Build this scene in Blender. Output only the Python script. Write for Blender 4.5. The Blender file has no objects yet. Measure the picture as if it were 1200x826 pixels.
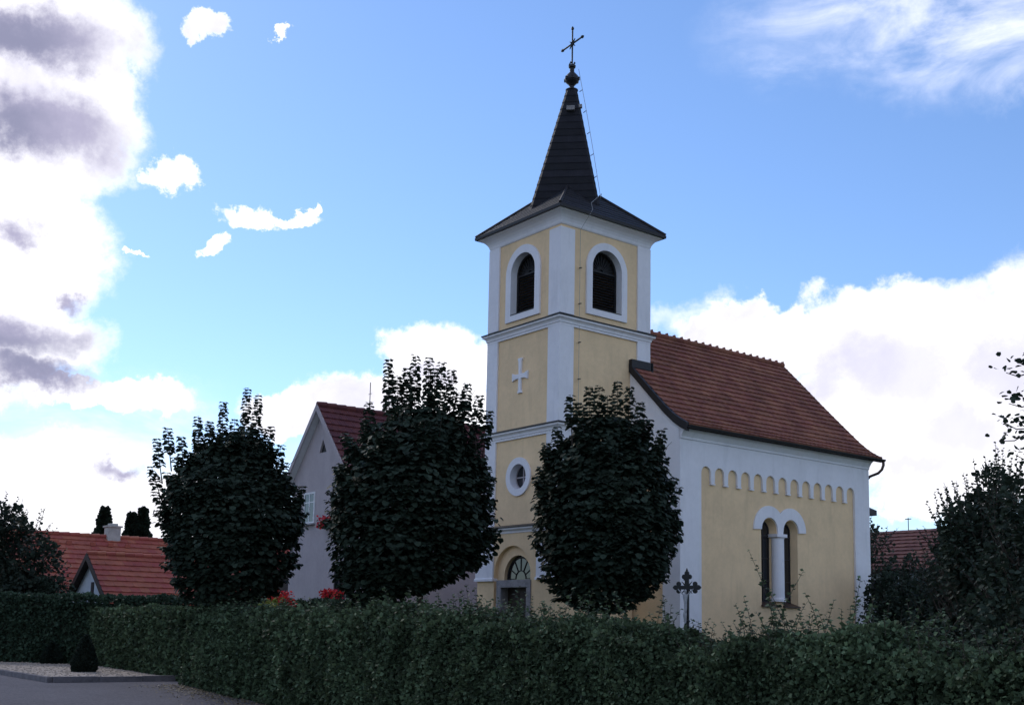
import bpy, bmesh, math, random
import numpy as np
from mathutils import Vector, Matrix
from mathutils.geometry import tessellate_polygon
R = math.radians
random.seed(7)
rng = np.random.default_rng(7)
scn = bpy.context.scene
COL = scn.collection

# ------------------------------------------------------------------ camera
CAM = Vector((-20.932, -24.604, 1.65))
yaw, pit, rol = math.pi/4 + 0.121, 0.135, 0.020
fw = Vector((math.cos(yaw), math.sin(yaw), 0)); rt = Vector((math.sin(yaw), -math.cos(yaw), 0)); up = Vector((0, 0, 1))
F = fw*math.cos(pit) + up*math.sin(pit); U0 = up*math.cos(pit) - fw*math.sin(pit)
RT = rt*math.cos(rol) + U0*math.sin(rol); UP = U0*math.cos(rol) - rt*math.sin(rol)
cd = bpy.data.cameras.new('camera'); cam = bpy.data.objects.new('camera', cd); COL.objects.link(cam)
m3 = Matrix((RT, UP, -F)).transposed()
cam.matrix_world = Matrix.Translation(CAM) @ m3.to_4x4()
cd.sensor_width = 36; cd.lens = 36*1334.8/1200; cd.shift_y = (553-413)/1200
cd.clip_start = 0.1; cd.clip_end = 5000
scn.camera = cam

# ------------------------------------------------------------------ exposure
scn.view_settings.view_transform = 'Standard'; scn.view_settings.look = 'None'
scn.view_settings.exposure = 0.42; scn.view_settings.gamma = 1.0
scn.view_settings.use_curve_mapping = False

# ------------------------------------------------------------------ sun (veiled by cloud, behind the church to the left)
SUN_AZ, SUN_EL = R(84), R(36)           # azimuth measured from +X towards +Y
sl = bpy.data.lights.new('sun', 'SUN'); sl.energy = 0.9; sl.angle = R(12); sl.color = (1, .93, .84)
so = bpy.data.objects.new('sun', sl); COL.objects.link(so)
sdir = Vector((math.cos(SUN_AZ)*math.cos(SUN_EL), math.sin(SUN_AZ)*math.cos(SUN_EL), math.sin(SUN_EL)))
so.rotation_euler = sdir.to_track_quat('Z', 'Y').to_euler()

# ------------------------------------------------------------------ world: Nishita sky with clouds placed by compass direction
W = bpy.data.worlds.new('World'); scn.world = W; W.use_nodes = True
nt = W.node_tree; nt.nodes.clear(); N = nt.nodes.new; LK = nt.links.new
def setin(node, i, v):
    if v is None: return
    if isinstance(v, bpy.types.NodeSocket): LK(v, node.inputs[i])
    else: node.inputs[i].default_value = v
def mth(op, a, b=None, c=None, clamp=False):
    n = N('ShaderNodeMath'); n.operation = op; n.use_clamp = clamp
    setin(n, 0, a); setin(n, 1, b); setin(n, 2, c); return n.outputs[0]
def vmt(op, a, b=None, c=None):
    n = N('ShaderNodeVectorMath'); n.operation = op
    setin(n, 0, a); setin(n, 1, b); setin(n, 2, c)
    return n.outputs['Value'] if op in ('LENGTH', 'DOT_PRODUCT') else n.outputs['Vector']
def smooth(x, a, b, lo=0., hi=1.):
    n = N('ShaderNodeMapRange'); n.interpolation_type = 'SMOOTHSTEP'
    setin(n, 0, x); n.inputs[1].default_value = a; n.inputs[2].default_value = b
    n.inputs[3].default_value = lo; n.inputs[4].default_value = hi; return n.outputs[0]
def noise(vec, scale, detail=6, rough=.55, dist=0.):
    n = N('ShaderNodeTexNoise'); LK(vec, n.inputs['Vector']); n.inputs['Scale'].default_value = scale
    n.inputs['Detail'].default_value = detail; n.inputs['Roughness'].default_value = rough; n.inputs['Distortion'].default_value = dist
    return n.outputs['Fac']
def mixc(fac, a, b, blend='MIX'):
    n = N('ShaderNodeMix'); n.data_type = 'RGBA'; n.blend_type = blend
    setin(n, 0, fac); setin(n, 6, a); setin(n, 7, b); return n.outputs[2]
sky = N('ShaderNodeTexSky'); sky.sky_type = 'NISHITA'; sky.sun_disc = False
sky.sun_elevation = SUN_EL; sky.sun_rotation = math.pi/2 - SUN_AZ
sky.air_density = 1.0; sky.dust_density = .1; sky.ozone_density = 1.5
tc = N('ShaderNodeTexCoord'); D = tc.outputs['Generated']
sx = N('ShaderNodeSeparateXYZ'); LK(D, sx.inputs[0])
# azimuth relative to the church (radians, + to the right) and elevation
cx_ = mth('ADD', mth('MULTIPLY', sx.outputs[0], rt.x), mth('MULTIPLY', sx.outputs[1], rt.y))
cy_ = mth('ADD', mth('MULTIPLY', sx.outputs[0], fw.x), mth('MULTIPLY', sx.outputs[1], fw.y))
az = mth('ARCTAN2', cx_, cy_); el = mth('ARCSINE', sx.outputs[2])
cb = N('ShaderNodeCombineXYZ'); LK(az, cb.inputs[0]); LK(el, cb.inputs[1]); AE0 = cb.outputs[0]
def warp(scale, amp, detail, rough):
    n = N('ShaderNodeTexNoise'); LK(D, n.inputs['Vector']); n.inputs['Scale'].default_value = scale
    n.inputs['Detail'].default_value = detail; n.inputs['Roughness'].default_value = rough
    return vmt('MULTIPLY', vmt('SUBTRACT', n.outputs['Color'], (.5, .5, .5)), (amp, amp*.8, 0))
AE = vmt('ADD', vmt('ADD', AE0, warp(11, .10, 12, .62)), warp(42, .04, 10, .66))
nz_big = noise(D, 5.5, 8, .58); nz_fine = noise(D, 17, 9, .62, .3)
wob = mth('ADD', mth('MULTIPLY', mth('SUBTRACT', nz_big, .5), 1.9), mth('MULTIPLY', mth('SUBTRACT', nz_fine, .5), 1.5))
def azel(px, py):                        # compass direction of a cloud seen at a spot of the photograph
    d = F + RT*((px-600)/1334.8) + UP*((553-py)/1334.8); d.normalize()
    return math.atan2(d.dot(rt), d.dot(fw)), math.asin(d.z)
def blobs(lst):
    out = None
    for px, py, rx, ry in lst:
        a0, e0 = azel(px, py); k = 1334.8
        n = vmt('MULTIPLY_ADD', AE, (k/rx, k/ry, 0), (-a0*k/rx, -e0*k/ry, 0))
        v = mth('SUBTRACT', 1., vmt('LENGTH', n))
        out = v if out is None else mth('MAXIMUM', out, v)
    return out
white = blobs([(20, 40, 150, 90), (55, 150, 125, 90), (22, 290, 122, 110), (10, 400, 130, 70), (-150, 200, 200, 330), (75, 105, 85, 75),
    (245, 36, 36, 18), (325, 43, 16, 10), (206, 198, 36, 24), (290, 262, 48, 19), (345, 258, 42, 12), (370, 246, 16, 11), (258, 292, 24, 11),
    (160, 292, 16, 5), (505, 425, 75, 55), (480, 480, 150, 45), (130, 465, 110, 24), (40, 560, 150, 60), (150, 600, 190, 50), (350, 480, 90, 28),
    (1010, 400, 130, 62), (1150, 420, 170, 92), (1080, 500, 200, 90), (880, 400, 120, 40), (1300, 460, 240, 160), (960, 480, 90, 60), (1120, 575, 120, 38)])
thin = blobs([(1050, 20, 260, 90), (1150, 60, 200, 70), (560, 600, 700, 110), (120, 520, 260, 90), (820, 375, 90, 26)])
elsewhere = mth('MULTIPLY', smooth(mth('ABSOLUTE', az), .62, 1.0), smooth(nz_big, .47, .60))
dens = smooth(mth('ADD', white, mth('MULTIPLY', wob, .34)), .02, .34)
dens = mth('MAXIMUM', dens, mth('MULTIPLY', elsewhere, .75))
n_wisp = noise(vmt('MULTIPLY', D, (1, 1, 2.6)), 6, 7, .6, .8)
thin_d = mth('MULTIPLY', smooth(thin, .0, .8), smooth(n_wisp, .28, .66))
shade_b = blobs([(30, 50, 125, 42), (40, 155, 130, 42), (20, 275, 60, 28), (30, 395, 120, 42), (60, 440, 110, 30), (130, 550, 55, 22),
    (90, 345, 30, 18), (-120, 200, 130, 200)])
shade = smooth(mth('ADD', shade_b, mth('MULTIPLY', wob, .75)), .0, .8)
shade_r = smooth(mth('ADD', blobs([(1055, 440, 80, 62), (1120, 510, 90, 45), (975, 440, 40, 34), (1190, 430, 70, 45), (1060, 545, 90, 24), (500, 440, 40, 18), (900, 440, 60, 26)]), mth('MULTIPLY', wob, .5)), .0, .7)
darker = smooth(blobs([(10, 50, 130, 45), (40, 425, 130, 50), (0, 160, 100, 40)]), .0, .9)
SKY_K = 0.125
skyc = vmt('MULTIPLY', sky.outputs[0], (SKY_K*.74, SKY_K*.86, SKY_K*1.05))
soft_n = smooth(mth('ADD', mth('MULTIPLY', nz_big, .6), mth('MULTIPLY', noise(vmt('ADD', D, (.02, .01, .03)), 13, 8, .6, .4), .4)), .40, .66)
edge_w = smooth(dens, .55, 1.0)
wcol = mixc(mth('MULTIPLY', soft_n, edge_w), (.98, .98, 1.02, 1), (.66, .65, .76, 1))
ccol = mixc(shade, wcol, (.38, .365, .50, 1))
ccol = mixc(mth('MULTIPLY', shade_r, .6), ccol, (.56, .55, .70, 1))
ccol = mixc(mth('MULTIPLY', darker, shade), ccol, (.24, .245, .36, 1))
c1 = mixc(mth('MULTIPLY', thin_d, .8), skyc, (.95, .97, 1.1, 1))
c2 = mixc(dens, c1, ccol)
bg = N('ShaderNodeBackground'); LK(c2, bg.inputs[0]); bg.inputs[1].default_value = 1.0
wo = N('ShaderNodeOutputWorld'); LK(bg.outputs[0], wo.inputs[0])

# ------------------------------------------------------------------ helpers
def at(px, py, dist):
    d = F + RT*((px-600)/1334.8) + UP*((553-py)/1334.8)
    return CAM + d*(dist/math.hypot(d.x, d.y))
def tag(o, label=None, cat=None, group=None, kind=None):
    if label: o['label'] = label
    if cat: o['category'] = cat
    if group: o['group'] = group
    if kind: o['kind'] = kind
    return o
def thing(name, label, cat, loc, group=None):
    o = bpy.data.objects.new(name, None); COL.objects.link(o); o.location = loc; o.empty_display_size = .3
    return tag(o, label, cat, group)
WL = {}
def wloc(p):
    v = Vector((0, 0, 0))
    while p is not None: v += Vector(p.location); p = p.parent
    return v
class MB:
    """collects shapes in world coordinates; build() links them as one mesh object"""
    def __init__(s): s.v = []; s.f = []
    def add(s, vs, fs):
        b = len(s.v); s.v += [tuple(v) for v in vs]; s.f += [tuple(b+i for i in f) for f in fs]; return s
    def box(s, a, b):
        x0, y0, z0 = [min(a[i], b[i]) for i in range(3)]; x1, y1, z1 = [max(a[i], b[i]) for i in range(3)]
        return s.add([(x0,y0,z0),(x1,y0,z0),(x1,y1,z0),(x0,y1,z0),(x0,y0,z1),(x1,y0,z1),(x1,y1,z1),(x0,y1,z1)],
                     [(0,3,2,1),(4,5,6,7),(0,1,5,4),(1,2,6,5),(2,3,7,6),(3,0,4,7)])
    def obox(s, c, ax, ay, az_, hx, hy, hz):
        c = Vector(c); ax = Vector(ax)*hx; ay = Vector(ay)*hy; az_ = Vector(az_)*hz
        vs = [c + ax*i + ay*j + az_*k for k in (-1, 1) for i, j in ((-1,-1),(1,-1),(1,1),(-1,1))]
        return s.add(vs, [(0,3,2,1),(4,5,6,7),(0,1,5,4),(1,2,6,5),(2,3,7,6),(3,0,4,7)])
    def tube(s, pts, rad, n=8, cap=True):
        pts = [Vector(p) for p in pts]; rr = rad if isinstance(rad, (list, tuple)) else [rad]*len(pts)
        rings = []; prev = None
        for i, p in enumerate(pts):
            t = (pts[min(i+1, len(pts)-1)] - pts[max(i-1, 0)]).normalized()
            a = prev if prev is not None else (Vector((0,0,1)) if abs(t.z) < .9 else Vector((1,0,0)))
            x = (a - t*a.dot(t)).normalized(); y = t.cross(x); prev = x
            rings.append([p + (x*math.cos(2*math.pi*k/n) + y*math.sin(2*math.pi*k/n))*rr[i] for k in range(n)])
        vs = [v for r_ in rings for v in r_]; fs = []
        for i in range(len(pts)-1):
            for k in range(n): fs.append((i*n+k, i*n+(k+1)%n, (i+1)*n+(k+1)%n, (i+1)*n+k))
        if cap: fs += [tuple(range(n-1, -1, -1)), tuple((len(pts)-1)*n+k for k in range(n))]
        return s.add(vs, fs)
    def lathe(s, c, prof, n=20, axis=(0,0,1)):
        c = Vector(c); A = Vector(axis).normalized(); x = A.orthogonal().normalized(); y = A.cross(x)
        vs = [c + A*z + (x*math.cos(2*math.pi*k/n)+y*math.sin(2*math.pi*k/n))*max(r_, .0005) for r_, z in prof for k in range(n)]
        fs = [(i*n+k, i*n+(k+1)%n, (i+1)*n+(k+1)%n, (i+1)*n+k) for i in range(len(prof)-1) for k in range(n)]
        return s.add(vs, fs)
    def plate(s, o, ax, ay, outs, depth):
        """outs = [outer, hole...] 2-D loops in the frame o+ax*x+ay*y ; thickness goes along -(ax x ay)"""
        o = Vector(o); ax = Vector(ax); ay = Vector(ay); nn = ax.cross(ay)
        loops = [[Vector((p[0], p[1], 0)) for p in L] for L in outs]
        tris = tessellate_polygon(loops); flat = [p for L in loops for p in L]; n = len(flat)
        A = [o + ax*p.x + ay*p.y for p in flat]; B = [p - nn*depth for p in A]
        fs = []
        for t in tris:
            a, b, c = t; cr = (flat[b]-flat[a]).cross(flat[c]-flat[a]).z
            if abs(cr) < 1e-10: continue
            if cr < 0: b, c = c, b
            fs.append((a, b, c)); fs.append((n+a, n+c, n+b))
        k = 0
        for li, L in enumerate(loops):
            m = len(L); area = sum(L[i].x*L[(i+1)%m].y-L[(i+1)%m].x*L[i].y for i in range(m))
            flip = (area < 0) ^ (li > 0)
            for i in range(m):
                a, b = k+i, k+(i+1)%m
                fs.append((a, b, n+b, n+a) if flip else (b, a, n+a, n+b))
            k += m
        return s.add(A+B, fs)
    def ring(s, x0, y0, x1, y1, prof):
        """moulding running round a rectangle; prof = [(offset, z)...] bottom to top"""
        vs = []
        for o_, z in prof: vs += [(x0-o_, y0-o_, z), (x1+o_, y0-o_, z), (x1+o_, y1+o_, z), (x0-o_, y1+o_, z)]
        fs = [(i*4+k, i*4+(k+1)%4, (i+1)*4+(k+1)%4, (i+1)*4+k) for i in range(len(prof)-1) for k in range(4)]
        return s.add(vs, fs)
    def build(s, name, mat, parent=None, smooth_=False, loc=None, bevel=0):
        off = wloc(parent) if parent is not None else Vector((0,0,0))
        org = Vector(loc) if loc is not None else off
        me = bpy.data.meshes.new(name); me.from_pydata([tuple(Vector(v)-org) for v in s.v], [], s.f)
        me.materials.append(mat); me.validate(); me.update()
        if smooth_: me.polygons.foreach_set('use_smooth', [True]*len(me.polygons))
        o = bpy.data.objects.new(name, me); COL.objects.link(o)
        if parent is not None: o.parent = parent; o.location = org-off
        elif loc is not None: o.location = org
        if bevel:
            b = o.modifiers.new('bevel', 'BEVEL'); b.width = bevel; b.segments = 2; b.limit_method = 'ANGLE'
        return o
def arc(cx, cy, r_, a0, a1, n=16, ry=None):
    ry = ry or r_
    return [(cx+r_*math.cos(R(a0+(a1-a0)*i/n)), cy+ry*math.sin(R(a0+(a1-a0)*i/n))) for i in range(n+1)]
def archloop(cx, y0, ys, r_, n=18):          # round-headed opening
    return [(cx-r_, y0), (cx+r_, y0)] + arc(cx, ys, r_, 0, 180, n)

# ------------------------------------------------------------------ materials
def mat(name, base, rough=.8, var=.12, scale=3., bump=0., bscale=40., spec=.3, metal=0., stain=0., transl=0., coord='Object', stretch=(1,1,1), rnd=0.):
    global nt, N, LK
    m = bpy.data.materials.new(name); m.use_nodes = True; nt = m.node_tree; nt.nodes.clear(); N = nt.nodes.new; LK = nt.links.new
    t = N('ShaderNodeTexCoord'); co = t.outputs[coord]
    if stretch != (1,1,1): co = vmt('MULTIPLY', co, stretch)
    b = N('ShaderNodeBsdfPrincipled'); out = N('ShaderNodeOutputMaterial')
    f1 = noise(co, scale, 5, .6); f2 = noise(co, scale*7.3, 4, .6)
    fac = mth('ADD', mth('MULTIPLY', f1, .65), mth('MULTIPLY', f2, .35))
    fac = smooth(fac, .3, .7)
    lo = tuple(c*(1-var) for c in base)+(1,); hi = tuple(min(1, c*(1+var)) for c in base)+(1,)
    c = mixc(fac, lo, hi)
    if stain:
        vs = vmt('MULTIPLY', t.outputs[coord], (1.6, 1.6, .22)); st = smooth(noise(vs, 2.2, 6, .65), .5, .78)
        c = mixc(mth('MULTIPLY', st, stain), c, tuple(x*.55 for x in base)+(1,))
    if rnd:
        g = N('ShaderNodeNewGeometry'); ri = g.outputs['Random Per Island']
        hs = N('ShaderNodeHueSaturation'); LK(c, hs.inputs['Color'])
        LK(mth('MULTIPLY_ADD', ri, rnd*1.6, 1-rnd*.8), hs.inputs['Value']); LK(mth('MULTIPLY_ADD', ri, .02, .49), hs.inputs['Hue'])
        c = hs.outputs[0]
    LK(c, b.inputs['Base Color']); b.inputs['Roughness'].default_value = rough
    b.inputs['Specular IOR Level'].default_value = spec; b.inputs['Metallic'].default_value = metal
    if bump:
        bn = N('ShaderNodeBump'); bn.inputs['Strength'].default_value = bump; bn.inputs['Distance'].default_value = .02
        LK(noise(co, bscale, 6, .6), bn.inputs['Height']); LK(bn.outputs[0], b.inputs['Normal'])
    sh = b.outputs[0]
    if transl:
        tr = N('ShaderNodeBsdfTranslucent'); LK(c, tr.inputs[0]); mx = N('ShaderNodeMixShader'); mx.inputs[0].default_value = transl
        LK(sh, mx.inputs[1]); LK(tr.outputs[0], mx.inputs[2]); sh = mx.outputs[0]
    LK(sh, out.inputs[0]); return m
YEL = mat('yellow_plaster', (.80, .575, .355), .9, .08, 1.1, .25, 60, stain=.26)
WHT = mat('white_plaster', (.78, .755, .80), .9, .05, 1.0, .25, 60, stain=.24)
SOCLE = mat('socle_plaster', (.52, .35, .17), .9, .12, 1.6, .3, 50, stain=.4)
TILE = mat('brown_red_tile', (.235, .088, .058), .75, .30, 1.2, .3, 40, rnd=.16)
TILE2 = mat('bright_red_tile', (.33, .088, .060), .75, .15, 1.2, .3, 40, rnd=.10)
TILE3 = mat('dark_red_tile', (.105, .032, .036), .75, .2, 1.2, .3, 40, rnd=.14)
TILE4 = mat('weathered_red_tile', (.125, .048, .040), .8, .3, 1.2, .3, 40, rnd=.2)
SLATE = mat('slate', (.012, .012, .017), .6, .3, 3., .4, 30, spec=.2, rnd=.4)
METAL = mat('dark_sheet_metal', (.016, .014, .017), .5, .2, 2., .05, 20, spec=.3)
BROWNM = mat('brown_gutter', (.055, .030, .024), .45, .2, 2., spec=.5)
IRON = mat('cast_iron', (.012, .012, .014), .5, .3, 8., .3, 60, spec=.4)
SILVER = mat('silver_paint', (.35, .35, .38), .5, .2, 10., spec=.5)
WIRE = mat('wire', (.30, .30, .32), .5, .1, 5.)
LOUV = mat('louvre_black', (.016, .015, .017), .6, .3, 5., spec=.3)
STONE = mat('grey_stone', (.27, .25, .26), .85, .25, 4., .6, 50, stain=.2)
WOODD = mat('dark_wood', (.030, .018, .014), .6, .3, 4., stretch=(1,1,.2))
GREYP = mat('grey_mauve_plaster', (.40, .35, .37), .9, .08, 1.2, .3, 60, stain=.2)
WHITEH = mat('pale_blue_plaster', (.55, .60, .66), .9, .08, 1.2, .3, 60, stain=.2)
CHIM = mat('chimney_render', (.40, .38, .36), .9, .2, 3., .3, 40, stain=.3)
FRAMEB = mat('window_frame_brown', (.032, .026, .027), .6, .2, 4.)
FRAMEW = mat('window_frame_white', (.65, .65, .68), .6, .1, 4.)
GLASS = mat('dark_glass', (.012, .014, .018), .08, .2, 1., spec=.6)
BARK = mat('bark', (.055, .042, .034), .9, .4, 6., .9, 25, stretch=(1,1,.25))
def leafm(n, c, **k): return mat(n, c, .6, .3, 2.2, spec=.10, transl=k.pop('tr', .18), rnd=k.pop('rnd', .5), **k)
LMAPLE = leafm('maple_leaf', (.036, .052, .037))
LHEDGE = mat('hornbeam_leaf', (.070, .100, .055), .6, .45, .9, spec=.10, transl=.22, rnd=.75)
LHEDB = leafm('hedge_leaf_dark', (.040, .066, .042))
LDARK = leafm('dark_leaf', (.036, .050, .036))
LBUSH = leafm('bush_leaf', (.040, .056, .040))
LCON = leafm('conifer_leaf', (.022, .034, .024))
LBOX = leafm('box_leaf', (.022, .032, .024))
LYEL = leafm('yellow_green_leaf', (.22, .24, .06))
LGER = leafm('geranium_leaf', (.04, .07, .03))
PETAL = leafm('red_petal', (.60, .035, .045), rnd=.3)
GRASS = mat('grass', (.045, .070, .030), .95, .4, .8, .8, 60)
EARTH = mat('earth', (.10, .08, .06), .95, .3, 2., .6, 40)
def ground_mat(name, base, var, s1, s2, bump):
    global nt, N, LK
    m = mat(name, base, .95, var, s1, bump, s2)
    nt = m.node_tree; N = nt.nodes.new; LK = nt.links.new
    b = [n for n in nt.nodes if n.type == 'BSDF_PRINCIPLED'][0]; src = b.inputs['Base Color'].links[0].from_socket
    t = N('ShaderNodeTexCoord'); v = N('ShaderNodeTexVoronoi'); LK(t.outputs['Object'], v.inputs['Vector']); v.inputs['Scale'].default_value = s2
    bw = N('ShaderNodeRGBToBW'); LK(v.outputs['Color'], bw.inputs[0])
    c = mixc(1., src, mixc(bw.outputs[0], (.55,.55,.55,1), (1.45,1.42,1.4,1)), 'MULTIPLY')
    LK(c, b.inputs['Base Color']); return m
PAVE = ground_mat('forecourt_grit', (.090, .084, .10), .18, .35, 28., .5)
GRAV = ground_mat('pale_gravel', (.36, .30, .25), .12, .8, 22., .9)

# ------------------------------------------------------------------ ground
def sheet(name, pts, z, m, th=0.):
    b = MB(); b.add([(x, y, z) for x, y in pts], [tuple(range(len(pts)))]); o = b.build(name, m); return tag(o, kind='structure')
sheet('ground', [(-900,-900),(900,-900),(900,900),(-900,900)], 0, GRASS)
sheet('forecourt_paving', [(-70,-70),(-12.6,-70),(-12.6,-19),(-8.6,4.6),(-8.6,6.1),(-11.9,6.1),(-11.9,60),(-70,60)], .004, PAVE)
sheet('gravel_bed', [(-11.8,6.1),(-6.2,6.1),(-6.2,26),(-11.8,26)], .10, GRAV)
k = MB()
def kerbrow(b, p, q, n, w=.14, h=.17):
    p = Vector(p); q = Vector(q); d = (q-p); L = d.length/n; d.normalize(); s_ = Vector((-d.y, d.x, 0))
    for i in range(n):
        c = p + d*(L*(i+.5)); j = random.uniform(-.006, .006)
        b.obox((c.x, c.y, h/2-.02+j), d, s_, (0,0,1), L/2-.006, w/2, h/2)
kerbrow(k, (-11.87, 6.02, 0), (-11.87, 26, 0), 20); kerbrow(k, (-11.8, 6.02, 0), (-8.3, 6.02, 0), 3)
tag(k.build('kerb', mat('kerb_stone', (.14, .125, .135), .9, .3, 4., .6, 50), bevel=.012), kind='structure')
g = MB()                                     # loose stones of the gravel bed: uncountable
for i in range(2600):
    x, y = random.uniform(-11.7, -6.6), random.uniform(6.2, 25.5); r_ = random.uniform(.012, .035)
    g.lathe((x, y, .10), [(r_, 0), (r_*.8, r_*.5), (0, r_*.7)], 5)
tag(g.build('gravel', GRAV), 'pale gravel stones spread over the bed with the clipped cones', 'gravel', kind='stuff')

# ------------------------------------------------------------------ the church
a, b_ = 3.6, 3.39; TC = 1.72; NV = -2.078; NB = b_+2.078; G0, G1 = 2.84, 11.98; RV = b_/2
church = thing('church', 'pale yellow and white village church with a pointed dark spire and red tiled nave', 'church', (6, 1.7, 0))
FX, FY = (0, -1, 0), (0, 0, 1)               # front face u=0: x' = -v
def front(o_=0.): return (Vector((-o_, 0, 0)), Vector((0, -1, 0)), Vector((0, 0, 1)))     # normal -X
def side(o_=0., y=0.): return (Vector((0, y-o_, 0)), Vector((1, 0, 0)), Vector((0, 0, 1)))   # normal -Y
def fl(loop): return [(-x, z) for x, z in loop]    # (v,z) -> front frame
e = .15
w = MB()
# upper stages: front and side plates with openings, plain back plates
bel_f = archloop(TC, 11.12, 12.40, .60); bel_s = archloop(1.81, 11.12, 12.40, .62)
ocu = arc(1.78, 6.09, .40, 0, 360, 28)[:-1]
o, ax, ay = front(); w.plate(o, ax, ay, [fl([(0, 4.4), (b_, 4.4), (b_, 13.62), (0, 13.62)]), fl(bel_f), fl(ocu)], .32)
o, ax, ay = side(); w.plate(o, ax, ay, [[(.322, 4.4), (a, 4.4), (a, 13.62), (.322, 13.62)], bel_s], .32)
w.box((a-.3, .322, 4.4), (a, b_, 13.62)); w.box((.322, b_-.3, 4.4), (a-.302, b_, 13.62))
w.box((.322, .322, 10.2), (a-.302, b_-.302, 10.3)); w.box((.322, .322, 13.3), (a-.302, b_-.302, 13.4))
# lowest stage, a hand wider, with the arched door recess
niche = archloop(1.84, .35, 3.16, .87)
o, ax, ay = front(e); w.plate(o, ax, ay, [fl([(-e, 0), (b_+e, 0), (b_+e, 4.5), (-e, 4.5)]), fl(niche)], .12)
inner = [(1.72-.64, .35), (1.72+.64, .35)] + arc(1.72, 3.11, .64, 0, 180, 18)
o, ax, ay = front(e-.122); w.plate(o, ax, ay, [fl([(.4, .2), (3.1, .2), (3.1, 4.3), (.4, 4.3)]), fl(inner)], .26)
w.box((-e+.1205, -e, 0), (G0, -.01, 4.5)); w.box((-e+.125, b_+.01, 0), (G0, b_+e, 4.5)); w.box((-e+.125, -.01, 0), (.2, .42, 4.48)); w.box((-e+.125, 3.08, 0), (.2, b_+.01, 4.48))
w.build('tower_wall', YEL, church)
d = MB(); d.box((.34, .34, 4.4), (a-.32, b_-.32, 10.1)); d.box((.5, .42, 0), (a-.32, b_-.4, 4.39)); d.build('tower_interior', WOODD, church)
def pil(bld, z0, z1, x0, y0, x1, y1, wx, wy, p=.05):
    bld.box((x0-p, y0-p, z0), (x0+wx, y0+wy, z1)); bld.box((x1-wx, y0-p, z0), (x1+p, y0+wy, z1))
    bld.box((x0-p, y1-wy, z0), (x0+wx, y1+p, z1)); bld.box((x1-wx, y1-wy, z0), (x1+p, y1+p, z1))
for z0, z1 in ((10.76, 13.36), (7.55, 10.42), (4.62, 7.25)):
    for i, (cx_, cy_) in enumerate(((0, 0), (a, 0), (0, b_), (a, b_))):
        q = MB(); sx_ = 1 if cx_ == 0 else -1; sy_ = 1 if cy_ == 0 else -1
        top = z1 + (.09 if (i and z1 > 13) else 0)
        q.box((cx_-.05*sx_, cy_-.05*sy_, z0), (cx_+.50*sx_, cy_+.48*sy_, top)); q.build('pilaster', WHT, church)
for cy_, sy_ in ((-e, 1), (b_+e, -1)):
    q = MB(); q.box((-e-.05, cy_-.05*sy_, 3.06), (-e+.8, cy_+.82*sy_, 4.36))
    q.ring(-e-.05, min(cy_-.05*sy_, cy_+.82*sy_), -e+.8, max(cy_-.05*sy_, cy_+.82*sy_), [(-.01, 3.0), (.03, 3.0), (.03, 3.07), (-.01, 3.1)])
    q.build('pilaster', WHT, church)
def cornice(x0, y0, x1, y1, z, s=1.):
    c = MB(); c.ring(x0, y0, x1, y1, [(-.02, z), (.055, z), (.055, z+.06*s), (.08, z+.075*s), (.085, z+.13*s), (.12, z+.17*s), (.17, z+.195*s), (.17, z+.25*s), (-.02, z+.25*s)])
    c.build('cornice', WHT, church)
    m = MB(); m.ring(x0, y0, x1, y1, [(-.02, z+.252*s), (.20, z+.252*s), (.20, z+.285*s), (-.02, z+.37*s)]); m.build('cornice_flashing', METAL, church)
cornice(0, 0, a, b_, 10.40); cornice(0, 0, a, b_, 7.24, .95); cornice(-e+.06, -e+.06, G0-.05, b_+e-.06, 4.34, .85)
c = MB(); c.ring(0, 0, a, b_, [(-.02, 13.44), (.03, 13.46), (.05, 13.50), (.065, 13.56), (.10, 13.63), (.16, 13.70), (.24, 13.755), (.29, 13.775), (.31, 13.79), (.31, 13.85), (-.02, 13.87)])
c.build('eave_cornice', WHT, church, smooth_=False)
# belfry windows
def belfry(fr, cx, r_, flipx):
    f_ = fl if flipx else (lambda L: L)
    o, ax, ay = fr(.06); q = MB(); q.plate(o, ax, ay, [f_(archloop(cx, 10.91, 12.40, .83)), f_(archloop(cx, 11.12, 12.40, r_-.02))], .245)
    win = q.build('belfry_window', WHT, church)
    q = MB(); o, ax, ay = fr(-.20); nn = ax.cross(ay)
    q.plate(o, ax, ay, [f_(archloop(cx, 11.1, 12.40, r_+.03)), f_(archloop(cx, 11.19, 12.40, r_-.07))], .07)
    sx_ = -1 if flipx else 1
    zz = 11.22
    while zz < 12.36:
        cc = o + ax*(sx_*cx) + ay*zz - nn*.05; q.obox(cc, ax, (ay*.6 - nn*.8).normalized(), (ay*.8+nn*.6).normalized(), r_-.08, .055, .008); zz += .085
    q.obox(o + ax*(sx_*cx) + ay*12.38 - nn*.03, ax, ay, nn, r_-.07, .03, .035)
    o2 = o - nn*.09; q.plate(o2, ax, ay, [f_([(cx-r_+.06, 12.38)] + [(cx+r_-.06, 12.38)] + arc(cx, 12.38, r_-.06, 0, 180, 18))], .02)
    for k in range(11):
        t = R(15*(k+1)) ; dr = (ax*math.cos(t)+ay*math.sin(t))
        if k > 10: break
        q.obox(o + ax*(sx_*cx) + ay*12.38 + dr*(r_*.55) - nn*.05, dr, nn.cross(dr), nn, r_*.38, .013, .02)
    q.tube([o + ax*(sx_*cx) + ay*12.38 - nn*.04 + (ax*math.cos(R(t))+ay*math.sin(R(t)))*r_*.28 for t in range(0, 181, 15)], .016, 6)
    q.build('shutter', LOUV, win)
    q = MB(); q.obox(o + ax*(sx_*cx) + ay*11.115 + nn*.14, ax, ay, nn, r_-.03, .012, .13); q.build('sill', METAL, win)
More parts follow.
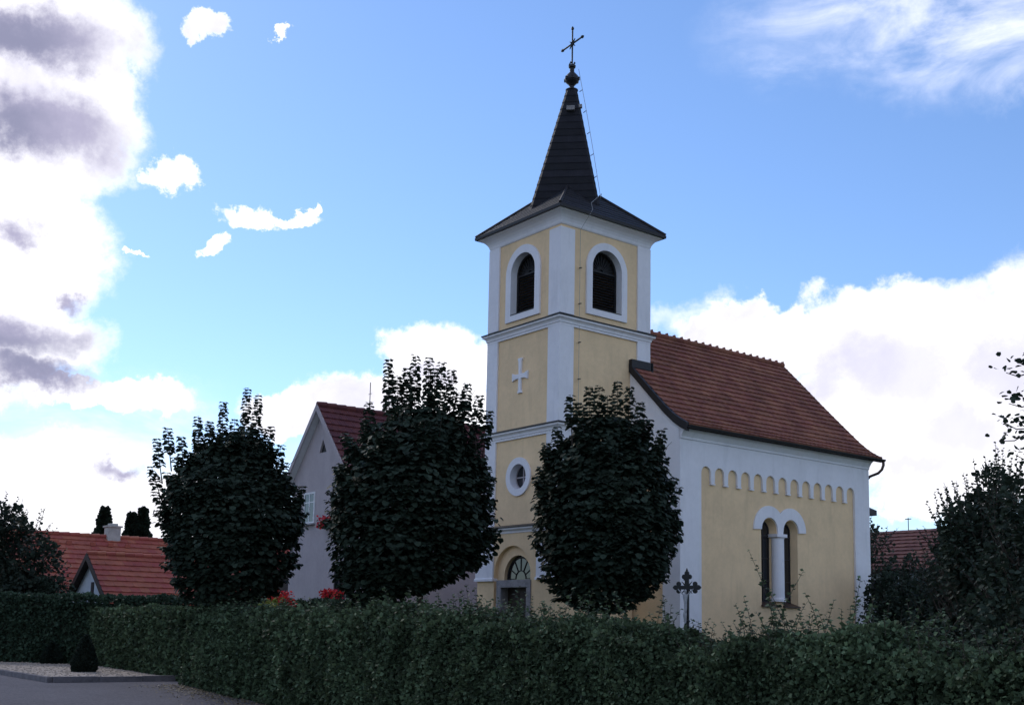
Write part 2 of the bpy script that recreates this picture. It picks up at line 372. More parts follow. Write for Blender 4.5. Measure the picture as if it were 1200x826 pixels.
belfry(front, TC, .60, True); belfry(side, 1.81, .62, False)
# relief cross
def cross_pattee(cx, cz):
    L = [(-.055,.07),(-.065,.45),(-.11,.56),(.11,.56),(.065,.45),(.055,.07),(.22,.075),(.37,.13),(.37,-.13),(.22,-.075),(.055,-.07),(.065,-.40),(.11,-.52),(-.11,-.52),(-.065,-.40),(-.055,-.07),(-.22,-.075),(-.37,-.13),(-.37,.13),(-.22,.075)]
    return [(cx+x, cz+y) for x, y in L][::-1]
o, ax, ay = front(.06); q = MB(); q.plate(o, ax, ay, [fl(cross_pattee(1.78, 9.14))], .08); q.build('relief_cross', WHT, church, bevel=.012)
# oculus
o, ax, ay = front(.055); q = MB(); q.plate(o, ax, ay, [fl(arc(1.78, 6.09, .58, 0, 360, 36)[:-1]), fl(arc(1.78, 6.09, .38, 0, 360, 28)[:-1])], .235); oc = q.build('round_window', WHT, church)
o, ax, ay = front(-.2); q = MB(); q.plate(o, ax, ay, [fl(arc(1.78, 6.09, .42, 0, 360, 28)[:-1])], .02); q.build('pane', GLASS, oc)
q = MB(); q.plate(o+Vector((-.02,0,0)), ax, ay, [fl(arc(1.78, 6.09, .41, 0, 360, 28)[:-1]), fl(arc(1.78, 6.09, .35, 0, 360, 28)[:-1])], .03)
q.box((.17, 1.76, 5.72), (.20, 1.80, 6.46)); q.box((.172, 1.42, 6.07), (.198, 2.14, 6.11)); q.build('frame', GREYP, oc)
# doorway
st = MB(); x_ = -e+.02
st.box((-e-.03, .93, 2.80), (.16, 2.55, 3.02)); st.box((-e-.03, .93, .3), (.16, 1.13, 2.798)); st.box((-e-.03, 2.33, .3), (.16, 2.55, 2.798))
door = st.build('doorway', STONE, church, bevel=.01)
q = MB(); q.box((.10, 1.13, .3), (.14, 2.33, 2.8)); 
for vv in (1.16, 1.74): 
    for z0, z1 in ((.45, 1.35), (1.5, 2.65)): q.box((.085, vv+.06, z0), (.11, vv+.5, z1))
q.build('door_leaf', WOODD, door, bevel=.006)
q = MB(); q.plate(Vector((.10,0,0)), Vector((0,-1,0)), Vector((0,0,1)), [fl([(1.08, 3.02), (2.36, 3.02)] + arc(1.72, 3.11, .64, 0, 180, 18))], .02); q.build('fanlight', GLASS, door)
q = MB()
for t in range(0, 181, 30):
    q.tube([(.085, 1.72+math.cos(R(t))*.24, 3.06+math.sin(R(t))*.24), (.085, 1.72+math.cos(R(t))*.63, 3.06+math.sin(R(t))*.63)], .012, 6)
q.tube([(.085, 1.72+math.cos(R(t))*.24, 3.06+math.sin(R(t))*.24) for t in range(0, 181, 15)], .012, 6)
q.tube([(.085, 1.72+math.cos(R(t))*.61, 3.06+math.sin(R(t))*.63) for t in range(0, 181, 12)], .025, 6); q.build('fanlight_bars', FRAMEB, door)
st = MB()
for i in range(2): st.box((-e-.75+.3*i, .7, .001+.14*i), (.05, 2.75, .14*(i+1)))
st.build('door_step', STONE, church, bevel=.01)

# tower roof: broad skirt with laid courses, then the steep spire turned by 45 degrees
ov = .381; ze = 13.86; cxs, cys = a/2, b_/2; W0x, W0y = a/2+ov, b_/2+ov; sk = .86; apex = ze+sk*W0x
q = MB(); q.ring(cxs, cys, cxs, cys, [(W0x-.12, ze-.015), (W0x, ze-.015), (W0x, ze+.02)]) if False else None
q = MB(); nc = 9
def rr_(t): return (W0x*(1-t), W0y*(1-t))
for i in range(nc):
    t0, t1 = i/nc*.74, (i+1)/nc*.74+.012
    (x0, y0), (x1, y1) = rr_(t0), rr_(t1); z0 = ze+sk*W0x*t0; z1 = ze+sk*W0x*t1
    vs = []
    for X, Y, Z in ((x0-.05, y0-.05, z0-.0), (x0+.01, y0+.01, z0+.012), (x0+.0, y0+.0, z0+.055), (x1, y1, z1+.018)):
        vs += [(cxs-X, cys-Y, Z), (cxs+X, cys-Y, Z), (cxs+X, cys+Y, Z), (cxs-X, cys+Y, Z)]
    q.add(vs, [(j*4+k, j*4+(k+1)%4, (j+1)*4+(k+1)%4, (j+1)*4+k) for j in range(3) for k in range(4)])
q.ring(cxs-W0x+.2, cys-W0y+.2, cxs+W0x-.2, cys+W0y-.2, [(-.25, ze-.012), (.2, ze-.012)])
sk_o = q.build('tower_roof', SLATE, church)
q = MB()
for sx_, sy_ in ((-1,-1),(1,-1),(-1,1),(1,1)):
    q.tube([(cxs+sx_*W0x, cys+sy_*W0y, ze+.06), (cxs+sx_*W0x*.3, cys+sy_*W0y*.3, ze+sk*W0x*.7+.06)], .045, 6)
q.ring(cxs-W0x, cys-W0y, cxs+W0x, cys+W0y, [(-.03, ze-.05), (.012, ze-.05), (.016, ze+.03), (-.03, ze+.05)])
q.build('edge_flashing', METAL, sk_o)
def oct_ring(z, r_, t, offc):
    return [(cxs+offc.x+X, cys+offc.y+Y, z) for X, Y in ((-r_, t), (-r_, -t), (-t, -r_), (t, -r_), (r_, -t), (r_, t), (t, r_), (-t, r_))]
lat = Vector((rt.x, rt.y, 0))
zb, zt = 14.3, 18.78; rb, rtp = 1.53, .18
q = MB(); ncs = 18
for i in range(ncs):
    z0 = zb+(zt-zb)*i/ncs; z1 = zb+(zt-zb)*(i+1)/ncs
    def rad(z): return rb+(rtp-rb)*(z-zb)/(zt-zb)
    def offc(z): return lat*(-.10*(1-(z-zb)/(zt-zb)))
    vs = oct_ring(z0, rad(z0)-.03, .05, offc(z0)) + oct_ring(z0, rad(z0)+.010, .06, offc(z0)) + oct_ring(z0+.02, rad(z0+.02)+.012, .06, offc(z0)) + oct_ring(z1+.01, rad(z1)+.0, .05, offc(z1))
    q.add(vs, [(j*8+k, j*8+(k+1)%8, (j+1)*8+(k+1)%8, (j+1)*8+k) for j in range(3) for k in range(8)])
q.add(oct_ring(zt+.01, rtp, .05, offc(zt)), [tuple(range(8))])
spire = q.build('spire', SLATE, church)
q = MB(); q.lathe((cxs, cys, zt), [(.20,0),(.205,.03),(.08,.06),(.075,.16),(.12,.22),(.20,.30),(.235,.36),(.235,.42),(.20,.50),(.13,.58),(.075,.64),(.07,.78),(.11,.80),(.12,.86),(.05,.90),(0,.93)], 18)
for t in range(6):
    q.obox((cxs+.20*math.cos(R(60*t)), cys+.20*math.sin(R(60*t)), zt+.39), (math.cos(R(60*t)), math.sin(R(60*t)), 0), (0,0,1), (-math.sin(R(60*t)), math.cos(R(60*t)), 0), .06, .05, .03)
for t in range(4): q.lathe((cxs+.09*math.cos(R(90*t+20)), cys+.09*math.sin(R(90*t+20)), zt+.93), [(.0,-.05),(.035,0),(.0,.06)], 8)
q.build('finial', IRON, spire, smooth_=False)
q = MB(); zc = zt+1.62; bd = Vector((0, math.cos(R(5)), -math.sin(R(5))))
q.tube([(cxs, cys, zt+.85), (cxs, cys, zt+2.14)], .026, 8); cc = Vector((cxs, cys, zc))
q.tube([cc-bd*.46, cc+bd*.46], .027, 8)
for tip, dr in ((cc-bd*.46, -bd), (cc+bd*.46, bd), (Vector((cxs, cys, zt+2.12)), Vector((0,0,1)))):
    q.lathe(tip, [(.02,-.03),(.05,0),(.045,.05),(.0,.11)], 8, axis=dr)
for s1 in (-1, 1):
    for s2 in (-1, 1): q.tube([cc+bd*(.03*s1)+Vector((0,0,.03*s2)), cc+bd*(.13*s1)+Vector((0,0,.13*s2))], [.03, .012], 6)
q.lathe(cc, [(.06,-.03),(.06,.03),(0,.035)], 10, axis=(1,0,0)); q.build('spire_cross', IRON, spire)
q = MB(); hc = Vector((cxs, cys, 0))-Vector((.42, .42, 0))*.72+Vector((0,0,18.0)); q.obox(hc, (.707,-.707,0), (.707,.707,0), (0,0,1), .13, .05, .07); q.obox(hc+Vector((.2,-.25,.03)), (.707,-.707,0), (.707,.707,0), (0,0,1), .05, .06, .05); q.build('spire_hatch', STONE, spire)
# lightning conductor with its hooks
q = MB(); A0 = Vector((cxs+.13, cys-.14, zt+.75)); B0 = Vector((cxs+offc(14.75).x+.08, cys+offc(14.75).y-1.44, 14.78))
pts = [A0.lerp(B0, i/12)+Vector((.03, -.03*math.sin(math.pi*min(1, i/12))-.0, 0)) for i in range(13)]
pts += [Vector((1.5, -.10, 14.72)), Vector((.95, -.25, 14.25)), Vector((.9, -.37, 14.0)), Vector((.75, -.40, 13.78)), Vector((.70, -.06, 13.40)), Vector((.70, -.05, 4.5))]
q.tube(pts[:17], .0075, 5); q.tube(pts[16:], .006, 5)
for i in range(2, 12, 2): q.tube([pts[i], pts[i]+Vector((0, .14, -.02))], .012, 5)
q.build('lightning_conductor', WIRE, church)
for z in (12.24, 11.15, 9.98, 8.88): q = MB(); q.tube([(.72, .0, z), (.72, -.11, z-.01), (.64, -.12, z-.03)], .015, 6); q.build('conductor_hook', IRON, church)

# ---- nave
prof = [(0, 11.36), (.85, 10.50), (1.7, 9.62), (2.5, 8.82), (3.2, 8.13), (3.55, 7.83), (3.8, 7.66), (4.09, 7.50)]
def zr(d_):
    for (d0, z0), (d1, z1) in zip(prof, prof[1:]):
        if d_ <= d1: return z0+(z1-z0)*(d_-d0)/(d1-d0)
    return prof[-1][1]
n = MB(); PW, PP = .42, .164
def arcade(u0, zb_, nb):
    L = [(u0, zb_), (u0, 6.22)]; x = u0; top = []
    for i in range(nb):
        top += arc(x+PW/2, 6.22, PW/2, 180, 0, 10)
        x += PW
        if i < nb-1:
            top += [(x, 5.99), (x+.03, 5.95), (x+PP-.03, 5.95), (x+PP, 5.99)]; x += PP
    return [(u0, zb_)] + top + [(x, zb_)]
pan = arcade(3.73, .55, 13)
o, ax, ay = side(0, NV)
n.plate(o, ax, ay, [[(G0+.002, 0), (G1, 0), (G1, 7.35), (G0+.002, 7.35)], pan], .07)
o, ax, ay = front(-G0)
gv = [(NV+.003, 0), (NB, 0)]
gt = [(RV+d_, zr(d_)-.16) for d_, _ in reversed(prof) if d_ <= 3.8]+[(RV-d_, zr(d_)-.16) for d_, _ in prof[1:] if d_ <= 3.8]
gt = [(NB, zr(3.77)-.16)] + gt[1:-1] + [(NV+.003, zr(3.77)-.16)] if True else gt
gpan = [(-v, z) for v, z in arcade(-1.62+.23, .55, 3)]
n.plate(o, ax, ay, [fl(gv+gt)[::-1] if False else fl(gv+gt), [(x, z) for x, z in gpan]], .075)
n.box((G1-.3, NV+.3, 0), (G1, NB, 7.4)); n.box((G0+.08, NB-.3, 0), (G1-.3, NB-.001, 7.4))
o, ax, ay = Vector((G1, 0, 0)), Vector((0, 1, 0)), Vector((0, 0, 1))
n.plate(o-Vector((.002,0,0)), ax, ay, [gv+gt], .27)
n.build('nave_wall', WHT, church)
y = MB()                                     # recessed yellow field with the two window openings
def wloop(cx, r_, z0=2.45): return archloop(cx, z0, 5.10-.35, r_)
o, ax, ay = side(-.072, NV)
for cx in (): pass
W1, W2 = 6.83, 7.86
y.plate(o, ax, ay, [[(G0+.1, 0), (G1-.31, 0), (G1-.31, 7.3), (G0+.1, 7.3)], wloop(W1, .36), wloop(W2, .36)], .03)
for cx in (W1, W2):                          # splayed reveals
    L0 = wloop(cx, .36); L1 = wloop(cx, .29, 2.55); v0 = [(x, NV+.10, z) for x, z in L0]+[(x, NV+.36, z) for x, z in L1]; m_ = len(L0)
    y.add(v0, [(i, (i+1) % m_, m_+(i+1) % m_, m_+i) for i in range(m_)])
o, ax, ay = front(-(G0+.078)); y.plate(o, ax, ay, [fl([(NV+.2, 0), (0.3, 0), (0.3, 6.9), (NV+.2, 6.9)])], .03)
y.build('nave_panel', YEL, church)
s_ = MB(); s_.box((G0-.04, NV-.04, 0), (G1+.04, NV+.03, .55)); s_.box((G0-.04, NV+.031, 0), (G0+.03, NB, .55)); s_.build('nave_socle', SOCLE, church, bevel=.01)
for i in range(12):
    x = 3.73+PW*(i+1)+PP*i; q = MB(); q.box((x-.01, NV-.012, 5.90), (x+PP+.01, NV+.06, 5.948)); q.build('corbel', WHT, church)
q = MB(); hood = [(6.11, 4.74)]; r0 = .74
th = math.degrees(math.acos((W2-W1)/2/r0))
hood = arc(W1, 4.76, r0, 180, th, 14) + arc(W2, 4.76, r0, 180-th, 0, 14)
hood += [(W2+.38, 4.74)] + arc(W2, 4.76, .38, 0, 180, 14)[1:] + [(W2-.40, 4.66), (W1+.40, 4.66)] + arc(W1, 4.76, .38, 0, 180, 14) + [(W1-r0, 4.74)]
o, ax, ay = side(-.02, NV); q.plate(o, ax, ay, [hood[::-1]], .055)
hd = q.build('twin_window', WHT, church)
cxm = (W1+W2)/2
q = MB(); q.lathe((cxm-.02, NV+.14, 2.58), [(.24,0),(.24,.08),(.21,.12),(.205,.2),(.20,1.92),(.225,1.96)], 20); q.box((cxm-.25, NV-.055, 4.56), (cxm+.22, NV+.38, 4.66)); q.box((cxm-.12, NV+.14, 2.5), (cxm+.12, NV+.38, 4.6)); q.build('column', WHT, hd)
for cx in (W1, W2):
    q = MB(); o, ax, ay = side(-.33, NV); q.plate(o, ax, ay, [wloop(cx, .34)], .02); q.build('pane', GLASS, hd)
    q = MB(); 
    for z in (3.2, 3.9, 4.6): q.box((cx-.32, NV+.305, z-.015), (cx+.32, NV+.33, z+.015))
    q.box((cx-.015, NV+.303, 2.5), (cx+.015, NV+.33, 5.05)); o, ax, ay = side(-.31, NV); q.plate(o, ax, ay, [wloop(cx, .33), wloop(cx, .265, 2.6)], .03); q.build('frame', FRAMEB, hd)
    q = MB(); q.add([(cx-.38, NV-.02, 2.40), (cx+.38, NV-.02, 2.40), (cx+.38, NV-.02, 2.44), (cx-.38, NV-.02, 2.44), (cx-.38, NV+.33, 2.52), (cx+.38, NV+.33, 2.52), (cx+.38, NV+.33, 2.57), (cx-.38, NV+.33, 2.57)], [(0,1,2,3), (3,2,6,7), (0,4,5,1), (0,3,7,4), (1,5,6,2)]); q.build('sill', BROWNM, hd)
# eave cornice of the nave (shallow box moulding)
for s1, yy in ((-1, NV), (1, NB)):
    q = MB(); pr = [(-.02, 7.12), (.035, 7.14), (.035, 7.20), (.06, 7.24), (.12, 7.34), (.20, 7.40), (.24, 7.41), (.24, 7.47), (-.02, 7.55)]
    vs = [(u, yy+s1*o_, z) for u in (G0+.0, G1-.0) for o_, z in pr]; m_ = len(pr)
    q.add(vs, [(i, i+1, m_+i+1, m_+i) for i in range(m_-1)]+[tuple(range(m_)), tuple(range(2*m_-1, m_-1, -1))])
    q.build('nave_cornice', WHT, church)
# tiled roofs, every tile modelled
def tiled(bld, u0, u1, path, tw, tl, lift=.024, skip=None):
    """path: list of 3-D points (at u=0) running down the slope; u runs along +X added to the path"""
    P = [Vector(p) for p in path]; seg = [(P[i+1]-P[i]).length for i in range(len(P)-1)]; L = sum(seg)
    def ev(s__):
        s__ = max(0, min(L, s__)); i = 0
        while i < len(seg)-1 and s__ > seg[i]: s__ -= seg[i]; i += 1
        return P[i] + (P[i+1]-P[i])*(s__/seg[i])
    nr = max(1, round(L/tl)); nu = max(1, round((u1-u0)/tw)); tw = (u1-u0)/nu; tl = L/nr
    X = Vector((1, 0, 0))
    for r_ in range(nr):
        A, B = ev(r_*tl-.04), ev((r_+1)*tl); dn = (B-A).normalized(); nn = X.cross(dn)
        if nn.z < 0: nn = -nn
        sh = (r_ % 2)*tw*.5
        for c_ in range(nu+(1 if sh else 0)):
            x0 = u0+c_*tw-sh; x1 = x0+tw-.006
            x0c, x1c = max(x0, u0), min(x1, u1)
            if x1c-x0c < .02: continue
            if skip and (x0c+x1c)/2 < skip[0] and (r_+.5)*tl < skip[1]: continue
            j = random.uniform(-.004, .004); jl = random.uniform(-.006, .006); vs = []
            for k_, h in ((0, .016), (.25, .004), (.5, .0), (.75, .004), (1, .016)):
                xx = x0c+(x1c-x0c)*k_
                vs += [A+X*xx+nn*(.004+h*.4), B+dn*jl+X*xx+nn*(lift+.03+h+j), B+dn*jl+X*xx+nn*(.002)]
            bld.add(vs, [(i*3, i*3+1, i*3+4, i*3+3) for i in range(4)]+[(i*3+1, i*3+2, i*3+5, i*3+4) for i in range(4)])
def deck(bld, u0, u1, path, th, X=Vector((1,0,0))):
    P = [Vector(p) for p in path]; vs = []
    for u in (u0, u1): vs += [p+X*u-Vector((0,0,.004)) for p in P]+[p+X*u-Vector((0, 0, th)) for p in P]
    m_ = len(P); fs = []
    for i in range(m_-1): fs += [(i, i+1, 2*m_+i+1, 2*m_+i), (m_+i+1, m_+i, 3*m_+i, 3*m_+i+1), (i, m_+i, m_+i+1, i+1), (2*m_+i, 2*m_+i+1, 3*m_+i+1, 3*m_+i)]
    fs += [(m_-1, 2*m_-1, 4*m_-1, 3*m_-1)]; bld.add(vs, fs)
VF, VR = G0-.06, 12.30
rf = MB(); dk = MB()
for s1 in (-1, 1):
    path = [(0, RV+s1*d_, z) for d_, z in prof]
    if s1 < 0:
        tiled(rf, VF+.09, VR-.03, path, .21, .285, skip=(a+.04, 2.50))
    else: tiled(rf, a+.06, VR-.03, path, .21, .275)
    deck(dk, VF+.04 , VR-.02, path, .12)
roof = rf.build('nave_roof', TILE, church); dk.build('roof_deck', WOODD, roof)
q = MB()
def bargeboard(q, u0, u1, path, t0, t1):
    P = [Vector(p) for p in path]; m_ = len(P)
    vs = [p+Vector((u, 0, h)) for u in (u0, u1) for h in (t1, t0) for p in P]; fs = []
    for i in range(m_-1):
        fs += [(i, i+1, m_+i+1, m_+i), (2*m_+i+1, 2*m_+i, 3*m_+i, 3*m_+i+1), (i, 2*m_+i, 2*m_+i+1, i+1), (m_+i, m_+i+1, 3*m_+i+1, 3*m_+i)]
    fs += [(0, m_, 3*m_, 2*m_), (m_-1, 3*m_-1, 4*m_-1, 2*m_-1)]; q.add(vs, fs)
for s1 in (-1, 1):
    path = [(0, RV+s1*d_, z) for d_, z in prof if d_ >= 1.5]
    q = MB(); bargeboard(q, VF-.01, VF+.10, path, -.20, .06); q.build('verge_flashing', METAL, roof)
    path = [(0, RV+s1*d_, z) for d_, z in prof]; q = MB(); bargeboard(q, VR-.04, VR+.02, path, -.12, .05); q.build('verge_flashing', METAL, roof)
q = MB(); q.box((VF, -.14, 9.55), (a+.06, -.003, 9.80)); q.box((a+.003, -.14, 9.5), (a+.1, .4, 9.80)); q.build('abutment_flashing', METAL, roof)
q = MB(); nrt = 24; uu = a+.1; dl = (VR-uu)/nrt
for i in range(nrt):
    p0 = Vector((uu+dl*i, RV, 11.40)); q.tube([p0, p0+Vector((dl*.94, 0, .012))], [.085, .105], 8); q.obox(p0+Vector((dl*.9, 0, .115)), (1,0,0), (0,1,0), (0,0,1), .02, .05, .035)
q.build('ridge_tiles', TILE, roof)
for s1 in (-1, 1):                           # half-round gutter and swan-neck pipe
    q = MB(); yy = RV+s1*4.15; vs = []; n_ = 9
    for u in (VF+.02, VR+.03):
        for rr in (.075, .065): vs += [(u, yy+rr*math.cos(R(180+180*k/(n_-1))), 7.47+rr*math.sin(R(180+180*k/(n_-1)))) for k in range(n_)]
    fs = []
    for k in range(n_-1): fs += [(k, k+1, 2*n_+k+1, 2*n_+k), (n_+k+1, n_+k, 3*n_+k, 3*n_+k+1)]
    fs += [tuple(list(range(n_))+list(range(2*n_-1, n_-1, -1))), tuple(list(range(2*n_, 3*n_))+list(range(4*n_-1, 3*n_-1, -1)))]
    q.add(vs, fs)
    q.add([(VF+.02, yy-s1*.10, 7.38), (VR, yy-s1*.10, 7.38), (VR, yy-s1*.05, 7.50), (VF+.02, yy-s1*.05, 7.50)], [(0,1,2,3)])
    q.build('gutter', METAL, roof)
q = MB(); q.tube([(VR-.02, RV-4.15, 7.42), (VR-.02, RV-4.15, 7.28), (VR-.04, RV-4.10, 7.14), (VR-.10, RV-4.0, 7.02), (G1+.10, NV+.02, 6.92), (G1+.07, NV+.12, 6.8), (G1+.07, NV+.12, .2)], .048, 10)
q.build('downpipe', BROWNM, church, smooth_=True)
# low apse behind the nave
q = MB(); q.box((G1, -.42, 0), (G1+1.75, 3.85, 5.85)); q.build('apse_wall', WHT, church)
q = MB(); x1 = G1+2.31; q.add([(G1, -.8, 6.12), (x1, -.8, 6.02), (x1, 4.2, 6.02), (G1, 4.2, 6.12), (G1, 1.7, 7.6), (G1, -.8, 5.90), (x1, -.8, 5.84), (x1, 4.2, 5.84), (G1, 4.2, 5.90)],
    [(0,1,4), (1,2,4), (2,3,4), (5,6,1,0), (6,7,2,1), (7,8,3,2), (8,7,6,5)]); q.build('apse_roof', METAL, church)

# ------------------------------------------------------------------ neighbouring houses
def window(root, plane, u, v0, v1, z0, z1, fm=FRAMEB, depth=.12):
    """flat rectangular window on a face whose outward normal is -X (plane 'x') or -Y (plane 'y')"""
    def bx(q, a0, a1, c0, c1, d0, d1):
        if plane == 'x': q.box((u+d0, a0, c0), (u+d1, a1, c1))
        else: q.box((a0, u+d0, c0), (a1, u+d1, c1))
    q = MB(); t = .07
    bx(q, v0, v1, z1-t, z1, -.03, .06); bx(q, v0, v1, z0, z0+t, -.03, .06); bx(q, v0, v0+t, z0+t, z1-t, -.03, .06); bx(q, v1-t, v1, z0+t, z1-t, -.03, .06)
    bx(q, (v0+v1)/2-.03, (v0+v1)/2+.03, z0+t, z1-t, -.02, .05); bx(q, v0+t, v1-t, z0+(z1-z0)*.66, z0+(z1-z0)*.66+.04, -.018, .05)
    w_ = q.build('window', fm, root)
    q = MB(); bx(q, v0+t-.01, v1-t+.01, z0+t-.01, z1-t+.01, -.012, .03); q.build('pane', GLASS, w_)
    q = MB(); bx(q, v0-.06, v1+.06, z0-.06, z0-.002, -.14, .02); q.build('sill', STONE, w_); return w_
# grey-mauve gabled house left of the church
HU, HV, HZ = -0.88, 12.41, 9.60; hw = 2.15; HL = 10.5
h = thing('house', 'grey mauve two storey house with steep gable and dark red roof behind the middle tree', 'house', (HU+5, HV, 0))
q = MB(); o, ax, ay = front(-HU)
q.plate(o, ax, ay, [fl([(HV-hw, 0), (HV+hw, 0), (HV+hw, 7.15), (HV, HZ-.22), (HV-hw, 7.15)]), fl([(12.02, 7.86), (12.56, 7.86), (12.32, 8.36)])], .3)
q.box((HU+.301, HV-hw, 0), (HU+HL, HV+hw, 7.1)); q.add([(HU+HL, HV-hw, 7.1), (HU+HL, HV+hw, 7.1), (HU+HL, HV, HZ-.2)], [(0,1,2)]); q.build('wall', GREYP, h)
sl_ = (HZ-7.12)/(hw+.0)
rf = MB(); dk = MB(); vg = MB()
for s1 in (-1, 1):
    path = [(0, HV, HZ), (0, HV+s1*(hw+.35), HZ-sl_*(hw+.35))]; tiled(rf, HU-.26, HU+HL, path, .30, .34); deck(dk, HU-.24, HU+HL, path, .16)
    bargeboard(vg, HU-.30, HU-.25, path, -.20, .05)
hr = rf.build('roof', TILE3, h); dk.build('soffit', FRAMEW, hr); vg.build('bargeboard', GREYP, hr)
q = MB()
for i in range(26): p0 = Vector((HU-.26+HL/26*i, HV, HZ+.05)); q.tube([p0, p0+Vector((HL/26*.95, 0, .01))], [.10, .12], 8)
q.build('ridge_tiles', TILE3, hr)
q = MB(); q.tube([(1.1, HV, 9.5), (1.1, HV, 10.80)], .018, 6); q.tube([(1.1, HV-.12, 10.35), (1.1, HV+.12, 10.35)], .01, 5); q.build('roof_rod', IRON, hr)
q = MB(); q.plate(Vector((HU+.08, 0, 0)), Vector((0,-1,0)), Vector((0,0,1)), [fl([(11.98, 7.83), (12.60, 7.83), (12.32, 8.40)])], .02); q.build('gable_vent', LOUV, h)
window(h, 'x', HU, 10.45, 11.42, 5.28, 6.50); window(h, 'x', HU, 12.72, 13.55, 5.28, 6.45, FRAMEW); window(h, 'x', HU, 10.35, 11.05, 2.66, 3.62)
for uu_ in (1.2, 3.6, 6.2): window(h, 'y', HV-hw, uu_, uu_+1.0, 5.2, 6.5)
window(h, 'y', HV-hw, 7.2, 8.1, 2.2, 3.4)
# leaf clouds --------------------------------------------------------
def leaves_mesh(name, P, Dr, Nn, S, mat_, parent, wid=.62, fold=.25, loc=None, six=True):
    """P base points, Dr leaf direction, Nn normal, S length; every leaf is a small folded blade"""
    P = np.asarray(P, float); Dr = np.asarray(Dr, float); Nn = np.asarray(Nn, float); S = np.asarray(S, float)[:, None]
    Dr /= np.linalg.norm(Dr, axis=1)[:, None]+1e-9; Sd = np.cross(Dr, Nn); Sd /= np.linalg.norm(Sd, axis=1)[:, None]+1e-9; Nn = np.cross(Sd, Dr)
    off = np.array(wloc(parent)) if parent is not None else np.zeros(3); P = P-off
    if six: shp = [(0,0,0), (-.42,.30,1), (-.30,.78,1), (0,1,0), (.30,.78,1), (.42,.30,1)]; quads = [(0,3,2,1), (0,5,4,3)]
    else: shp = [(0,0,0), (-.40,.45,1), (0,1,0), (.40,.45,1)]; quads = [(0,2,1), (0,3,2)]
    n_ = len(P); kv = len(shp); V = np.empty((n_, kv, 3))
    for i, (x, y_, f_) in enumerate(shp): V[:, i] = P + Sd*S*(x*wid*2) + Dr*S*y_ + Nn*S*(fold*abs(x)*f_)
    me = bpy.data.meshes.new(name); me.vertices.add(n_*kv); me.vertices.foreach_set('co', V.reshape(-1).astype(np.float32))
    lv = len(quads[0]); F_ = (np.arange(n_)[:, None, None]*kv + np.array(quads)[None]).reshape(-1)
    me.loops.add(len(F_)); me.loops.foreach_set('vertex_index', F_.astype(np.int32))
    npoly = n_*len(quads); me.polygons.add(npoly); me.polygons.foreach_set('loop_start', np.arange(0, npoly*lv, lv, dtype=np.int32))
    me.polygons.foreach_set('loop_total', np.full(npoly, lv, np.int32)); me.materials.append(mat_); me.update(calc_edges=True)
    o_ = bpy.data.objects.new(name, me); COL.objects.link(o_)
    if parent is not None: o_.parent = parent
    return o_
def rnd3(n_): v = rng.normal(size=(n_, 3)); return v/np.linalg.norm(v, axis=1)[:, None]
def fbm(P, seed=0, f=1.):
    r_ = np.random.default_rng(seed); out = np.zeros(len(P)); amp = 1.
    for o_ in range(4):
        for _ in range(3):
            kk = r_.normal(size=3)*f; ph = r_.uniform(0, 6.28); out += amp*np.sin(P@kk+ph)/3
        f *= 2.1; amp *= .55
    return out
def flower_box(c, label, L=.75, n_=160, leaf=.5):
    t = thing('flower_box', label, 'flower box', c, 'window boxes of red geraniums')
    q = MB(); q.box((c[0]-.10, c[1]-L/2, c[2]), (c[0]+.10, c[1]+L/2, c[2]+.16)); q.build('box', WOODD, t, bevel=.01)
    P = np.array(c)+np.c_[rng.uniform(-.25, .16, n_), rng.uniform(-L/2-.08, L/2+.08, n_), rng.uniform(.0, .42, n_)]
    leaves_mesh('flowers', P, rnd3(n_), rnd3(n_), rng.uniform(.05, .10, n_), PETAL, t)
    P = np.array(c)+np.c_[rng.uniform(-.2, .14, n_), rng.uniform(-L/2-.05, L/2+.05, n_), rng.uniform(-.02, .28, n_)]
    leaves_mesh('leaves', P, rnd3(n_), rnd3(n_), rng.uniform(.05, .09, n_), LGER, t)
flower_box((HU-.20, 11.15, 5.02), 'red geraniums below the upper window of the grey gable', 1.2, 260)
flower_box((HU-.20, 10.75, 2.42), 'red geraniums below the lower window of the grey gable', 1.0, 320)
q = MB(); q.box((HU+.4, HV+hw+.05, 0), (HU+4, HV+hw+2.4, 3.5)); sh_ = thing('shed', 'small dark wooden shed at the left side of the grey house', 'shed', (HU+2, HV+hw+1.2, 0)); q.build('wall', WOODD, sh_)
q = MB(); q.add([(HU+.2, HV+hw+.03, 3.95), (HU+4.2, HV+hw+.03, 3.95), (HU+4.2, HV+hw+2.6, 3.45), (HU+.2, HV+hw+2.6, 3.45), (HU+.2, HV+hw+.03, 3.85), (HU+4.2, HV+hw+.03, 3.85), (HU+4.2, HV+hw+2.6, 3.35), (HU+.2, HV+hw+2.6, 3.35)], [(0,1,2,3),(7,6,5,4),(0,4,5,1),(2,6,7,3),(0,3,7,4),(1,5,6,2)]); q.build('roof', TILE3, sh_)

